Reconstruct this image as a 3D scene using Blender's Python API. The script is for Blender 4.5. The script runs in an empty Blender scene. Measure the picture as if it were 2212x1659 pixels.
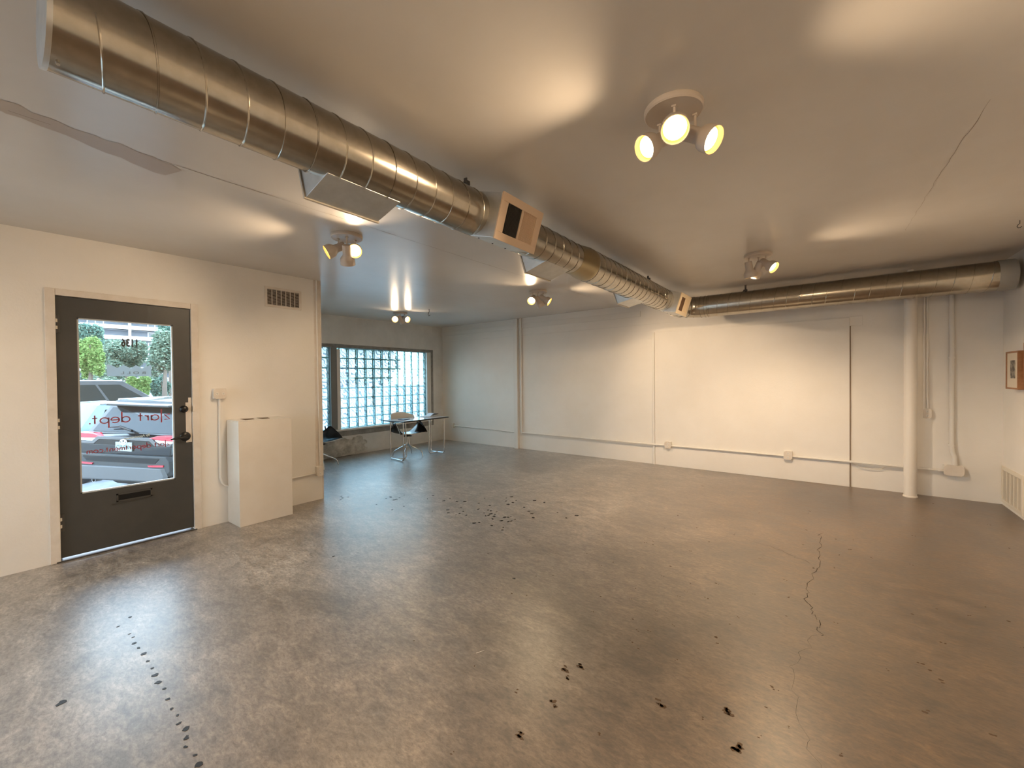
import bpy, bmesh, math, random
from mathutils import Vector, Matrix, Euler
random.seed(7)
SC = bpy.context.scene
COL = SC.collection
# ------------------------------------------------------------------ camera, world, sun, exposure
cam_d = bpy.data.cameras.new('camera'); cam = bpy.data.objects.new('camera', cam_d); COL.objects.link(cam)
R_ = Vector((0.795983, 0.605236, -0.010033)); U_ = Vector((0.000187, 0.016329, 0.999867)); F_ = Vector((-0.605319, 0.795879, -0.012884))
cam.matrix_world = Matrix(((R_.x, U_.x, -F_.x, 0), (R_.y, U_.y, -F_.y, 0), (R_.z, U_.z, -F_.z, 1.5198), (0, 0, 0, 1)))
cam_d.sensor_width = 36; cam_d.lens = 897.576 * 36 / 2212; cam_d.clip_end = 400
SC.camera = cam
SC.view_settings.view_transform = 'Standard'; SC.view_settings.look = 'None'
SC.view_settings.gamma = 1; SC.view_settings.use_curve_mapping = False; SC.view_settings.exposure = 0.5
SC.cycles.use_denoising = True
SC.cycles.max_bounces = 10; SC.cycles.diffuse_bounces = 5; SC.cycles.glossy_bounces = 4
SC.cycles.transparent_max_bounces = 24
SC.cycles.caustics_reflective = False; SC.cycles.caustics_refractive = False
SC.cycles.sample_clamp_indirect = 6
SKY = 8.5
LAMP = 48.0
world = bpy.data.worlds.new('sky'); SC.world = world; world.use_nodes = True
wn = world.node_tree; wn.nodes.clear()
wo = wn.nodes.new('ShaderNodeOutputWorld'); wb = wn.nodes.new('ShaderNodeBackground')
tc = wn.nodes.new('ShaderNodeTexCoord'); sx = wn.nodes.new('ShaderNodeSeparateXYZ'); cr = wn.nodes.new('ShaderNodeValToRGB')
cr.color_ramp.elements[0].position = 0.0; cr.color_ramp.elements[0].color = (0.86, 0.94, 1.0, 1)
cr.color_ramp.elements[1].position = 0.7; cr.color_ramp.elements[1].color = (0.52, 0.72, 1.0, 1)
wn.links.new(tc.outputs['Generated'], sx.inputs[0]); wn.links.new(sx.outputs['Z'], cr.inputs[0])
wn.links.new(cr.outputs[0], wb.inputs[0]); wb.inputs[1].default_value = SKY; wn.links.new(wb.outputs[0], wo.inputs[0])
sd = bpy.data.lights.new('sun', 'SUN'); sd.energy = 2.2; sd.angle = math.radians(6); sd.color = (1, .95, .85)
so = bpy.data.objects.new('sun', sd); COL.objects.link(so)
so.rotation_euler = Vector((0.64, 0.12, 0.75)).to_track_quat('Z', 'Y').to_euler()
# ------------------------------------------------------------------ constants
XG, XD, YL, XR, YB = -7.735, -5.182, 7.285, 1.616, -3.2
YE = 2.764
def ZC(y): return 2.776 + 0.0062 * y
# ------------------------------------------------------------------ materials
def lin(r, g, b):
    f = lambda v: (v / 255 / 12.92) if v / 255 <= .04045 else ((v / 255 + .055) / 1.055) ** 2.4
    return (f(r), f(g), f(b), 1)
MATS = {}
def mat(name, col, rough=.5, metal=0, spec=.5, noise=None, bump=None, emit=None, alpha=None, coat=0, rnoise=None):
    m = bpy.data.materials.new(name); m.use_nodes = True; MATS[name] = m
    nt = m.node_tree; p = nt.nodes['Principled BSDF']
    p.inputs['Base Color'].default_value = col; p.inputs['Roughness'].default_value = rough
    p.inputs['Metallic'].default_value = metal; p.inputs['Specular IOR Level'].default_value = spec
    p.inputs['Coat Weight'].default_value = coat
    geo = nt.nodes.new('ShaderNodeNewGeometry')
    if noise:                                   # (scale, second colour, detail)
        n = nt.nodes.new('ShaderNodeTexNoise'); n.inputs['Scale'].default_value = noise[0]; n.inputs['Detail'].default_value = noise[2] if len(noise) > 2 else 5
        n.inputs['Roughness'].default_value = .6
        nt.links.new(geo.outputs['Position'], n.inputs['Vector'])
        r = nt.nodes.new('ShaderNodeValToRGB'); r.color_ramp.elements[0].position = .35; r.color_ramp.elements[1].position = .68
        r.color_ramp.elements[0].color = col; r.color_ramp.elements[1].color = noise[1]
        nt.links.new(n.outputs['Fac'], r.inputs[0]); nt.links.new(r.outputs[0], p.inputs['Base Color'])
    if rnoise:
        n = nt.nodes.new('ShaderNodeTexNoise'); n.inputs['Scale'].default_value = rnoise[0]; n.inputs['Detail'].default_value = 4
        nt.links.new(geo.outputs['Position'], n.inputs['Vector'])
        mr = nt.nodes.new('ShaderNodeMapRange'); mr.inputs['From Min'].default_value = .3; mr.inputs['From Max'].default_value = .7
        mr.inputs['To Min'].default_value = rnoise[1]; mr.inputs['To Max'].default_value = rnoise[2]
        nt.links.new(n.outputs['Fac'], mr.inputs['Value']); nt.links.new(mr.outputs[0], p.inputs['Roughness'])
    if bump:                                    # (scale, strength, distance)
        n = nt.nodes.new('ShaderNodeTexNoise'); n.inputs['Scale'].default_value = bump[0]; n.inputs['Detail'].default_value = 6
        nt.links.new(geo.outputs['Position'], n.inputs['Vector'])
        b = nt.nodes.new('ShaderNodeBump'); b.inputs['Strength'].default_value = bump[1]; b.inputs['Distance'].default_value = bump[2]
        nt.links.new(n.outputs['Fac'], b.inputs['Height']); nt.links.new(b.outputs[0], p.inputs['Normal'])
    if emit:
        p.inputs['Emission Color'].default_value = emit[0]; p.inputs['Emission Strength'].default_value = emit[1]
    return m
wall_white = mat('painted_wall', (.80, .765, .71, 1), .55, noise=(1.6, (.84, .81, .765, 1)), bump=(55, .25, .004))
wall_cool = mat('old_plaster', (.66, .65, .62, 1), .7, noise=(2.5, (.77, .76, .73, 1), 8), bump=(18, .4, .008))
white_paint = mat('white_paint', (.78, .75, .70, 1), .45)
trim_paint = mat('trim_paint', (.76, .70, .63, 1), .5, noise=(9, (.68, .61, .53, 1)), bump=(30, .3, .003))
ceil_paint = mat('gloss_ceiling_paint', (.66, .625, .58, 1), .27, noise=(.9, (.71, .68, .64, 1)), bump=(9, .05, .006), spec=.4)
duct_metal = mat('galvanised_duct', (.38, .345, .285, 1), .2, metal=1, noise=(22, (.44, .40, .34, 1)))
duct_dull = mat('galvanised_sheet', (.60, .60, .58, 1), .42, metal=.9, noise=(14, (.68, .68, .66, 1)))
chrome = mat('chrome', (.72, .73, .74, 1), .14, metal=1)
black_metal = mat('black_metal', (.006, .006, .006, 1), .35)
dark_steel = mat('dark_steel', (.09, .085, .08, 1), .5, metal=.6)
door_paint = mat('charcoal_door_paint', (.050, .050, .048, 1), .42, noise=(5, (.06, .058, .054, 1)))
grille_cream = mat('cream_enamel', (.66, .50, .36, 1), .4)
grille_white = mat('white_enamel', (.74, .68, .58, 1), .4)
dark_void = mat('duct_interior_dark', (.012, .009, .007, 1), .8)
brown_void = mat('vent_interior_brown', (.035, .018, .010, 1), .7)
lamp_white = mat('lamp_enamel', (.62, .54, .46, 1), .4)
concrete_band = mat('raw_concrete', (.22, .215, .20, 1), .8, noise=(12, (.33, .32, .30, 1), 8), bump=(30, .5, .006))
steel_post = mat('grey_steel_post', (.20, .205, .20, 1), .5)
black_pad = mat('black_vinyl', (.006, .006, .008, 1), .22)
shell_white = mat('white_shell_plastic', (.72, .70, .65, 1), .3)
wood = mat('oak_frame', (.30, .14, .06, 1), .45, noise=(30, (.38, .19, .09, 1)))
mount_board = mat('cream_mount_board', (.72, .64, .52, 1), .8)
blackish = mat('near_black', (.004, .004, .0045, 1), .35, spec=.3)
table_top = mat('white_laminate', (.70, .72, .76, 1), .12)
paper = mat('paper', (.62, .66, .72, 1), .5)
blue_ink = mat('dark_blue_plastic', (.02, .03, .09, 1), .4)
red_vinyl = mat('red_vinyl', lin(196, 30, 62), .5)
_nt = red_vinyl.node_tree; _t = _nt.nodes.new('ShaderNodeBsdfTranslucent'); _t.inputs[0].default_value = lin(170, 24, 50); _m = _nt.nodes.new('ShaderNodeMixShader'); _m.inputs[0].default_value = .3
_nt.links.new(_nt.nodes['Principled BSDF'].outputs[0], _m.inputs[1]); _nt.links.new(_t.outputs[0], _m.inputs[2]); _nt.links.new(_m.outputs[0], _nt.nodes['Material Output'].inputs[0])
black_vinyl = mat('black_lettering', (.004, .004, .006, 1), .5)
frost = mat('frosted_vinyl', (.62, .68, .72, 1), .6)
brick_mat = mat('damaged_stucco', (.36, .34, .30, 1), .9, noise=(7, (.70, .68, .62, 1), 9), bump=(12, .8, .02))
mortar = mat('mortar', (.20, .28, .28, 1), .8)
spot_mat = mat('floor_spot_tar', (.012, .012, .014, 1), .5)
pit_mat = mat('floor_pit', (.13, .085, .052, 1), .9, bump=(60, .8, .01))
crack_mat = mat('hairline_crack', (.035, .025, .018, 1), .9)
ceil_crack = mat('ceiling_crack', (.30, .24, .19, 1), .8)

def floor_material():
    m = bpy.data.materials.new('stained_concrete_floor'); m.use_nodes = True; nt = m.node_tree; p = nt.nodes['Principled BSDF']
    N = nt.nodes.new; L = nt.links.new
    geo = N('ShaderNodeNewGeometry')
    def noise(s, d, dist=0, r=.6, vec=None):
        n = N('ShaderNodeTexNoise'); n.inputs['Scale'].default_value = s; n.inputs['Detail'].default_value = d; n.inputs['Distortion'].default_value = dist; n.inputs['Roughness'].default_value = r
        L(vec or geo.outputs['Position'], n.inputs['Vector']); return n
    mp = N('ShaderNodeMapping'); mp.inputs['Rotation'].default_value = (0, 0, .6); mp.inputs['Scale'].default_value = (1, 2.1, 1); L(geo.outputs['Position'], mp.inputs['Vector'])
    a = noise(.9, 7, .7); b = noise(5.5, 9, .5, .7, mp.outputs[0]); c = noise(26, 8, .4, .8, mp.outputs[0])
    r1 = N('ShaderNodeValToRGB'); e = r1.color_ramp.elements
    e[0].position = .30; e[0].color = (.165, .150, .135, 1); e[1].position = .72; e[1].color = (.42, .395, .365, 1)
    x = r1.color_ramp.elements.new(.5); x.color = (.285, .262, .235, 1)
    L(a.outputs['Fac'], r1.inputs[0])
    r2 = N('ShaderNodeValToRGB'); e = r2.color_ramp.elements; e[0].position = .34; e[0].color = (.52, .50, .48, 1); e[1].position = .66; e[1].color = (1.42, 1.42, 1.40, 1)
    L(b.outputs['Fac'], r2.inputs[0])
    mx = N('ShaderNodeMixRGB'); mx.blend_type = 'MULTIPLY'; mx.inputs[0].default_value = 1; L(r1.outputs[0], mx.inputs[1]); L(r2.outputs[0], mx.inputs[2])
    r3 = N('ShaderNodeValToRGB'); e = r3.color_ramp.elements; e[0].position = .36; e[0].color = (.50, .48, .46, 1); e[1].position = .64; e[1].color = (1.42, 1.42, 1.42, 1)
    L(c.outputs['Fac'], r3.inputs[0])
    m2 = N('ShaderNodeMixRGB'); m2.blend_type = 'MULTIPLY'; m2.inputs[0].default_value = 1; L(mx.outputs[0], m2.inputs[1]); L(r3.outputs[0], m2.inputs[2])
    # broad brown tint: warm dim light of the right half put into colour
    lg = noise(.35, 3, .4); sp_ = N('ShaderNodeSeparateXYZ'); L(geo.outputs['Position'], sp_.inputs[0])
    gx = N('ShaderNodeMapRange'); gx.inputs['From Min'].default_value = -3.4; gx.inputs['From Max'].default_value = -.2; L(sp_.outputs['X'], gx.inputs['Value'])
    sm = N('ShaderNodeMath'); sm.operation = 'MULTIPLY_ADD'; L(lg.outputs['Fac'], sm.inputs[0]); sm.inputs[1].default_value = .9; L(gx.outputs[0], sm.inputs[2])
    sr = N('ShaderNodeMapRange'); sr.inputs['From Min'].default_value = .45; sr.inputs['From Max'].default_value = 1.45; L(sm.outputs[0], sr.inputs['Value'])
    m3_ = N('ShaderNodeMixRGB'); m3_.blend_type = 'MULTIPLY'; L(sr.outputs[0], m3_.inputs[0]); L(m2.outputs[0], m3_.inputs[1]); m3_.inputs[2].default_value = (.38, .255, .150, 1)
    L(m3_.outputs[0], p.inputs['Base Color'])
    rr = N('ShaderNodeMapRange'); rr.inputs['From Min'].default_value = .3; rr.inputs['From Max'].default_value = .7; rr.inputs['To Min'].default_value = .36; rr.inputs['To Max'].default_value = .54
    L(b.outputs['Fac'], rr.inputs['Value']); L(rr.outputs[0], p.inputs['Roughness'])
    p.inputs['Specular IOR Level'].default_value = .8; p.inputs['Coat Weight'].default_value = .8; p.inputs['Coat Roughness'].default_value = .34; p.inputs['Coat IOR'].default_value = 1.75
    bm = N('ShaderNodeBump'); bm.inputs['Strength'].default_value = .34; bm.inputs['Distance'].default_value = .008
    ad = N('ShaderNodeMath'); ad.operation = 'ADD'; L(b.outputs['Fac'], ad.inputs[0]); L(c.outputs['Fac'], ad.inputs[1]); L(ad.outputs[0], bm.inputs['Height'])
    L(bm.outputs[0], p.inputs['Normal'])
    return m
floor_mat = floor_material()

def glass_mat(name, tint, gl=.06, rough=.02):
    m = bpy.data.materials.new(name); m.use_nodes = True; nt = m.node_tree; nt.nodes.clear(); N = nt.nodes.new; L = nt.links.new
    o = N('ShaderNodeOutputMaterial'); t = N('ShaderNodeBsdfTransparent'); g = N('ShaderNodeBsdfGlossy'); mx = N('ShaderNodeMixShader')
    t.inputs[0].default_value = tint; g.inputs['Roughness'].default_value = rough; mx.inputs[0].default_value = gl
    L(t.outputs[0], mx.inputs[1]); L(g.outputs[0], mx.inputs[2]); L(mx.outputs[0], o.inputs[0]); return m
pane_mat = glass_mat('clear_glass', (.93, .98, .98, 1), .05)
def block_mats():
    # pressed wave face seen from the room: clear glass whose wavy relief bends and greys the light in bands
    m = bpy.data.materials.new('wavy_block_glass'); m.use_nodes = True; nt = m.node_tree; nt.nodes.clear(); N = nt.nodes.new; L = nt.links.new
    o = N('ShaderNodeOutputMaterial'); tc = N('ShaderNodeTexCoord'); oi = N('ShaderNodeObjectInfo')
    mul = N('ShaderNodeVectorMath'); mul.operation = 'SCALE'; cx = N('ShaderNodeCombineXYZ')
    L(oi.outputs['Random'], cx.inputs[0]); L(oi.outputs['Random'], cx.inputs[2]); L(cx.outputs[0], mul.inputs[0]); mul.inputs['Scale'].default_value = 9
    add = N('ShaderNodeVectorMath'); L(tc.outputs['Object'], add.inputs[0]); L(mul.outputs[0], add.inputs[1])
    w = N('ShaderNodeTexWave'); w.wave_type = 'BANDS'; w.bands_direction = 'DIAGONAL'; w.inputs['Scale'].default_value = 6.5; w.inputs['Distortion'].default_value = 10; w.inputs['Detail'].default_value = 1; w.inputs['Detail Scale'].default_value = 1.3
    L(add.outputs[0], w.inputs['Vector'])
    r = N('ShaderNodeValToRGB'); e = r.color_ramp.elements; e[0].position = .04; e[0].color = (.15, .20, .22, 1); e[1].position = .30; e[1].color = (.58, .66, .68, 1)
    L(w.outputs['Fac'], r.inputs[0])
    b = N('ShaderNodeBump'); b.inputs['Strength'].default_value = .6; b.inputs['Distance'].default_value = .01; L(w.outputs['Fac'], b.inputs['Height'])
    t = N('ShaderNodeBsdfTransparent'); L(r.outputs[0], t.inputs[0]); g = N('ShaderNodeBsdfGlossy'); g.inputs['Roughness'].default_value = .1; L(b.outputs[0], g.inputs['Normal'])
    mx = N('ShaderNodeMixShader'); mx.inputs[0].default_value = .06; L(t.outputs[0], mx.inputs[1]); L(g.outputs[0], mx.inputs[2]); L(mx.outputs[0], o.inputs[0])
    # street face: fluted, blurs the view
    m2 = bpy.data.materials.new('block_back_glass'); m2.use_nodes = True; nt = m2.node_tree; nt.nodes.clear(); N = nt.nodes.new; L = nt.links.new
    o = N('ShaderNodeOutputMaterial'); t = N('ShaderNodeBsdfTransparent'); t.inputs[0].default_value = (.90, .98, 1, 1)
    d = N('ShaderNodeBsdfTranslucent'); d.inputs[0].default_value = (.90, .98, 1, 1); mx = N('ShaderNodeMixShader'); mx.inputs[0].default_value = .45
    L(t.outputs[0], mx.inputs[1]); L(d.outputs[0], mx.inputs[2]); L(mx.outputs[0], o.inputs[0])
    m3 = glass_mat('block_edge_glass', (.48, .64, .64, 1), .05, .1)
    return m, m2, m3
blk_front, blk_back, blk_edge = block_mats()

# ------------------------------------------------------------------ mesh helpers
class MB:
    def __init__(s): s.bm = bmesh.new(); s.mi = 0
    def _new(s, fn):
        n = len(s.bm.faces); fn(); s.bm.faces.ensure_lookup_table()
        for f in s.bm.faces[n:]: f.material_index = s.mi
        return s
    def box(s, x0, x1, y0, y1, z0, z1, bev=0):
        def f():
            r = bmesh.ops.create_cube(s.bm, size=1)
            for v in r['verts']:
                v.co = Vector(((x0 + x1) / 2 + v.co.x * (x1 - x0), (y0 + y1) / 2 + v.co.y * (y1 - y0), (z0 + z1) / 2 + v.co.z * (z1 - z0)))
            if bev:
                es = list({e for v in r['verts'] for e in v.link_edges})
                bmesh.ops.bevel(s.bm, geom=es, offset=bev, segments=2, affect='EDGES', profile=.5)
        return s._new(f)
    def obox(s, c, sx_, sy, sz, rot):            # oriented box
        def f():
            r = bmesh.ops.create_cube(s.bm, size=1)
            for v in r['verts']: v.co = rot @ Vector((v.co.x * sx_, v.co.y * sy, v.co.z * sz)) + Vector(c)
        return s._new(f)
    def rings(s, rings, closed=True, cap0=True, cap1=True):
        def f():
            vs = [[s.bm.verts.new(p) for p in r] for r in rings]; n = len(vs[0])
            for a, b in zip(vs, vs[1:]):
                for i in range(n if closed else n - 1):
                    j = (i + 1) % n
                    try: s.bm.faces.new((a[i], a[j], b[j], b[i]))
                    except ValueError: pass
            if cap0: s.bm.faces.new(list(reversed(vs[0])))
            if cap1: s.bm.faces.new(vs[-1])
        return s._new(f)
    def lathe(s, prof, c=(0, 0, 0), rot=None, n=24, cap0=True, cap1=True):   # prof: (r, z)
        rot = rot or Matrix.Identity(3); c = Vector(c)
        return s.rings([[rot @ Vector((r * math.cos(2 * math.pi * i / n), r * math.sin(2 * math.pi * i / n), z)) + c for i in range(n)] for r, z in prof], True, cap0, cap1)
    def tube(s, pts, r, n=10, cap=True):
        pts = [Vector(p) for p in pts]; rs = r if isinstance(r, (list, tuple)) else [r] * len(pts)
        rings = []; prev = None
        for i, p in enumerate(pts):
            t = ((pts[min(i + 1, len(pts) - 1)] - p).normalized() + (p - pts[max(i - 1, 0)]).normalized())
            t = t.normalized() if t.length > 1e-6 else Vector((0, 0, 1))
            if prev is None:
                a = Vector((0, 0, 1)) if abs(t.z) < .9 else Vector((1, 0, 0)); u = t.cross(a).normalized()
            else: u = (prev - t * prev.dot(t)).normalized()
            prev = u; v = t.cross(u)
            rings.append([p + (u * math.cos(2 * math.pi * k / n) + v * math.sin(2 * math.pi * k / n)) * rs[i] for k in range(n)])
        return s.rings(rings, True, cap, cap)
    def prism(s, poly, fn, a, b):                # poly 2d, fn(u,v,w)->3d, between w=a and w=b
        return s.rings([[Vector(fn(u, v, w)) for u, v in poly] for w in (a, b)])
    def done(s, name, m, parent=None, smooth=False, bev=0, loc=None):
        bmesh.ops.recalc_face_normals(s.bm, faces=s.bm.faces)
        me = bpy.data.meshes.new(name)
        if loc is not None:
            for v in s.bm.verts: v.co -= Vector(loc)
        s.bm.to_mesh(me); s.bm.free()
        for mm in (m if isinstance(m, (list, tuple)) else [m]): me.materials.append(mm)
        o = bpy.data.objects.new(name, me); COL.objects.link(o)
        if loc is not None: o.location = loc
        if parent:
            o.parent = parent
            if loc is None: o.matrix_parent_inverse = wmat(parent).inverted()
            else: o.matrix_parent_inverse = wmat(parent).inverted()
        if smooth:
            for p in me.polygons: p.use_smooth = True
            try: me.set_sharp_from_angle(angle=math.radians(smooth if smooth > 1 else 35))
            except Exception: pass
        if bev:
            b = o.modifiers.new('bevel', 'BEVEL'); b.width = bev; b.segments = 2; b.limit_method = 'ANGLE'
        return o
def wmat(o):
    m = Matrix.LocRotScale(o.location, o.rotation_euler, o.scale)
    return wmat(o.parent) @ o.matrix_parent_inverse @ m if o.parent else m
def thing(name, label, cat, loc=(0, 0, 0), rotz=0, group=None, rot=None):
    o = bpy.data.objects.new(name, None); COL.objects.link(o); o.empty_display_size = .1
    o.location = loc; o.rotation_euler = rot or (0, 0, rotz); o['label'] = label; o['category'] = cat
    if group: o['group'] = group
    return o
def tag(o, label, cat, group=None):
    o['label'] = label; o['category'] = cat
    if group: o['group'] = group
    return o
def struct(o, label=None):
    o['kind'] = 'structure'
    if label: o['label'] = label
    return o
def dirrot(d):
    return Vector(d).to_track_quat('Z', 'Y').to_matrix()

# ------------------------------------------------------------------ room shell
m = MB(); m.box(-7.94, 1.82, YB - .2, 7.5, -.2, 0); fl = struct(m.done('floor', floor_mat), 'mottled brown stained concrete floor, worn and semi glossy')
m = MB(); m.rings([[(-7.94, y, ZC(y)), (1.82, y, ZC(y)), (1.82, y, 3.05), (-7.94, y, 3.05)] for y in (YB - .2, 7.5)])
ce = struct(m.done('ceiling', ceil_paint), 'glossy off-white painted ceiling with soft reflections')
TOP = 2.9
# wall_left with the door opening and an opening for the added daylight window
m = MB(); t0, t1 = XD - .2, XD
m.box(t0, t1, YB - .2, -2.7, 0, TOP); m.box(t0, t1, -2.7, -.35, 0, .55); m.box(t0, t1, -2.7, -.35, 2.25, TOP)
m.box(t0, t1, -.35, .405, 0, TOP); m.box(t0, t1, .405, 1.462, 2.318, TOP); m.box(t0, t1, 1.462, YE, 0, TOP)
wl = struct(m.done('wall_left', wall_white), 'off-white painted wall with the grey door')
m = MB(); m.box(-7.94, t0, YE - .2, YE, 0, TOP); struct(m.done('wall_return', wall_white), 'short return wall behind the door wall corner')
m = MB(); g0, g1 = XG - .2, XG
WY0, WY1, WZ0, WZ1 = 3.06, 6.835, .515, 2.19
m.box(g0, g1, YE, WY0, 0, TOP); m.box(g0, g1, WY0, WY1, 0, WZ0); m.box(g0, g1, WY0, WY1, WZ1, TOP); m.box(g0, g1, WY1, 7.5, 0, TOP)
ww = struct(m.done('wall_window', wall_cool), 'rough plastered wall around the glass block window')
m = MB(); m.box(XG, 1.82, YL, YL + .2, 0, TOP); wf = struct(m.done('wall_far', wall_white), 'long white painted wall with panels and conduit')
m = MB(); m.box(XR, XR + .2, YB, YL, 0, TOP); wr = struct(m.done('wall_right', wall_white), 'white wall at the right edge with picture and vent')
m = MB(); m.box(XD, -4.7, YB - .2, YB, 0, TOP); m.box(-2.9, XR, YB - .2, YB, 0, TOP); m.box(-4.7, -2.9, YB - .2, YB, 0, .7); m.box(-4.7, -2.9, YB - .2, YB, 2.3, TOP); struct(m.done('wall_back', wall_white), 'plain white wall behind the camera')
# added storefront window outside the frame, lets in extra daylight
w3 = MB()
for y in (-2.7, -1.56, -.41): w3.box(t0 + .05, t1 - .05, y, y + .06, .55, 2.25)
w3.box(t0 + .05, t1 - .05, -2.7, -.35, .55, .61); w3.box(t0 + .05, t1 - .05, -2.7, -.35, 2.19, 2.25)
w3 = struct(w3.done('added_window_3', steel_post), 'added unseen storefront window left of the door for daylight')
m = MB(); m.box(t0 + .09, t0 + .10, -2.64, -.41, .61, 2.19); m.done('pane', pane_mat, w3)

w4 = MB()  # added out-of-view window, brings cool daylight in from behind
for x in (-4.7, -3.83, -2.95): w4.box(x, x + .05, YB - .14, YB - .06, .7, 2.3)
w4.box(-4.7, -2.9, YB - .14, YB - .06, .7, .75); w4.box(-4.7, -2.9, YB - .14, YB - .06, 2.25, 2.3)
w4 = struct(w4.done('added_window_4', steel_post), 'added unseen window in the wall behind the camera for cool daylight')
m = MB(); m.box(-4.65, -2.95, YB - .105, YB - .095, .75, 2.25); m.done('pane', pane_mat, w4)
# far-wall boards
B = YL
def board(name, x0, x1, z0, z1, th, mm=wall_white, par=wf):
    m = MB(); m.box(x0, x1, B - th, B, z0, z1); return m.done(name, mm, par, bev=.002)
m = MB(); m.box(XG, -5.445, B - .022, B, 2.60, 2.70); m.box(-5.34, -2.65, B - .022, B, 2.60, 2.70)
struct(m.done('trim_1', white_paint, bev=.003), 'long flat white board high on the far wall')
m = MB(); m.box(XG, -2.0, B - .008, B, 2.44, 2.455); struct(m.done('trim_2', white_paint), 'thin white batten line below the high board')
board('header_board', -2.53, .37, 2.19, 2.315, .010)
m = MB(); m.box(-2.40, .235, B - .024, B, .0, 2.30); m.done('wall_panel', wall_white, wf, bev=.003)
m = MB(); m.box(-2.435, -2.402, B - .034, B, .0, 2.30); m.done('corner_bead', white_paint, wf, bev=.002)
m = MB(); m.box(.236, .246, B - .006, B, .0, 2.30); m.done('panel_gap', mat('gap_brown', (.28, .19, .11, 1), .9), wf)
m = MB(); m.box(.246, .247, B - .016, B, .0, 2.19); m.done('wall_panel', wall_white, wf, bev=.002)
m = MB(); m.box(-5.445, -5.345, B - .07, B - .0005, 0, ZC(B) - .004); pil = tag(m.done('pilaster', white_paint, bev=.004), 'narrow white square pilaster rising up the long wall near the window corner', 'pilaster')
m = MB(); m.tube([(-5.27, B - .025, .33), (-5.27, B - .025, ZC(B))], .022, 12); m.done('riser_pipe', white_paint, pil, smooth=40)
# baseboard-less wall, low raised band left of the door-wall end
m = MB(); m.box(XD - .001, XD + .006, YE - .085, YE, .42, ZC(YE)); m.box(XD - .2, XD + .006, YE, YE + .012, 0, ZC(YE)); m.done('corner_trim', trim_paint, wl, bev=.003)

# ------------------------------------------------------------------ glass block window
S = .2032; Y0, Z0 = 4.541, 2.174
def block_mesh():
    bm = bmesh.new(); h = S / 2 - .0045; d = .045
    r = bmesh.ops.create_cube(bm, size=1)
    for v in r['verts']: v.co = Vector((v.co.x * 2 * d, v.co.y * 2 * h, v.co.z * 2 * h))
    ve = [e for e in bm.edges if abs(e.verts[0].co.x - e.verts[1].co.x) > .01]
    bmesh.ops.bevel(bm, geom=ve, offset=.012, segments=2, affect='EDGES')
    fr = [f for f in bm.faces if f.normal.x > .9]; bk = [f for f in bm.faces if f.normal.x < -.9]
    r = bmesh.ops.inset_region(bm, faces=fr, thickness=.012, depth=-.004); r2 = bmesh.ops.inset_region(bm, faces=bk, thickness=.012, depth=-.004)
    bm.normal_update()
    for f in bm.faces:
        c = f.calc_center_median()
        if f.normal.x > .9 and abs(c.y) < .02 and abs(c.z) < .02: f.material_index = 0
        elif f.normal.x < -.9 and abs(c.y) < .02 and abs(c.z) < .02: f.material_index = 1
        else: f.material_index = 2
    me = bpy.data.meshes.new('glass_block'); bm.to_mesh(me); bm.free()
    for mm in (blk_front, blk_back, blk_edge): me.materials.append(mm)
    return me
bme = block_mesh()
def block_window(name, ycells, label):
    ya, yb = ycells[0], ycells[-1] + S
    m = MB(); x0, x1 = XG - .075, XG - .055
    for k in range(len(ycells) + 1): m.box(x0, x1, ya + k * S - .004, ya + k * S + .004, Z0 - 8 * S, Z0)
    for k in range(9): m.box(x0, x1, ya, yb, Z0 - k * S - .004, Z0 - k * S + .004)
    w = struct(m.done(name, mortar), label)
    first = None
    for y in ycells:
        for j in range(8):
            o = bpy.data.objects.new('glass_block', bme) if first is None else first.copy()
            first = first or o
            COL.objects.link(o); o.parent = w; o.location = (XG - .092, y + S / 2, Z0 - (j + .5) * S)
    return w
w1 = block_window('window_1', [Y0 + k * S for k in range(11)], 'large wavy glass block window behind the table')
w2 = block_window('window_2', [4.322 - (k + 1) * S for k in range(5, -1, -1)], 'narrow strip of glass blocks left of the grey post')
# surround: raw concrete bands, grey mullion, white reveal strips
m = MB()
m.box(XG - .01, XG + .006, YE, 6.895, 2.178, 2.24); m.box(XG - .01, XG + .006, 6.895, 6.965, .515, 2.24); m.box(XG - .01, XG + .008, YE, 6.965, .40, .515)
m.box(g0, XG - .0, WY0, WY1, Z0, WZ1)
struct(m.done('trim_3', concrete_band, bev=.004), 'rough grey concrete band framing the glass block window')
m = MB(); m.box(XG - .16, XG - .012, 4.33, 4.462, WZ0, 2.178); struct(m.done('trim_4', steel_post, bev=.004), 'grey post between the two block panels')
m = MB(); m.box(XG - .15, XG - .02, 4.462, 4.538, WZ0 - .02, 2.14, .004); m.box(XG - .15, XG - .008, Y0 + 11 * S + .002, WY1 + .06, WZ0, 2.178)
m.box(XG - .16, XG + .03, YE, 6.90, .508, .545, .006)
struct(m.done('trim_5', white_paint), 'white painted reveal and sill of the block window')
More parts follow.
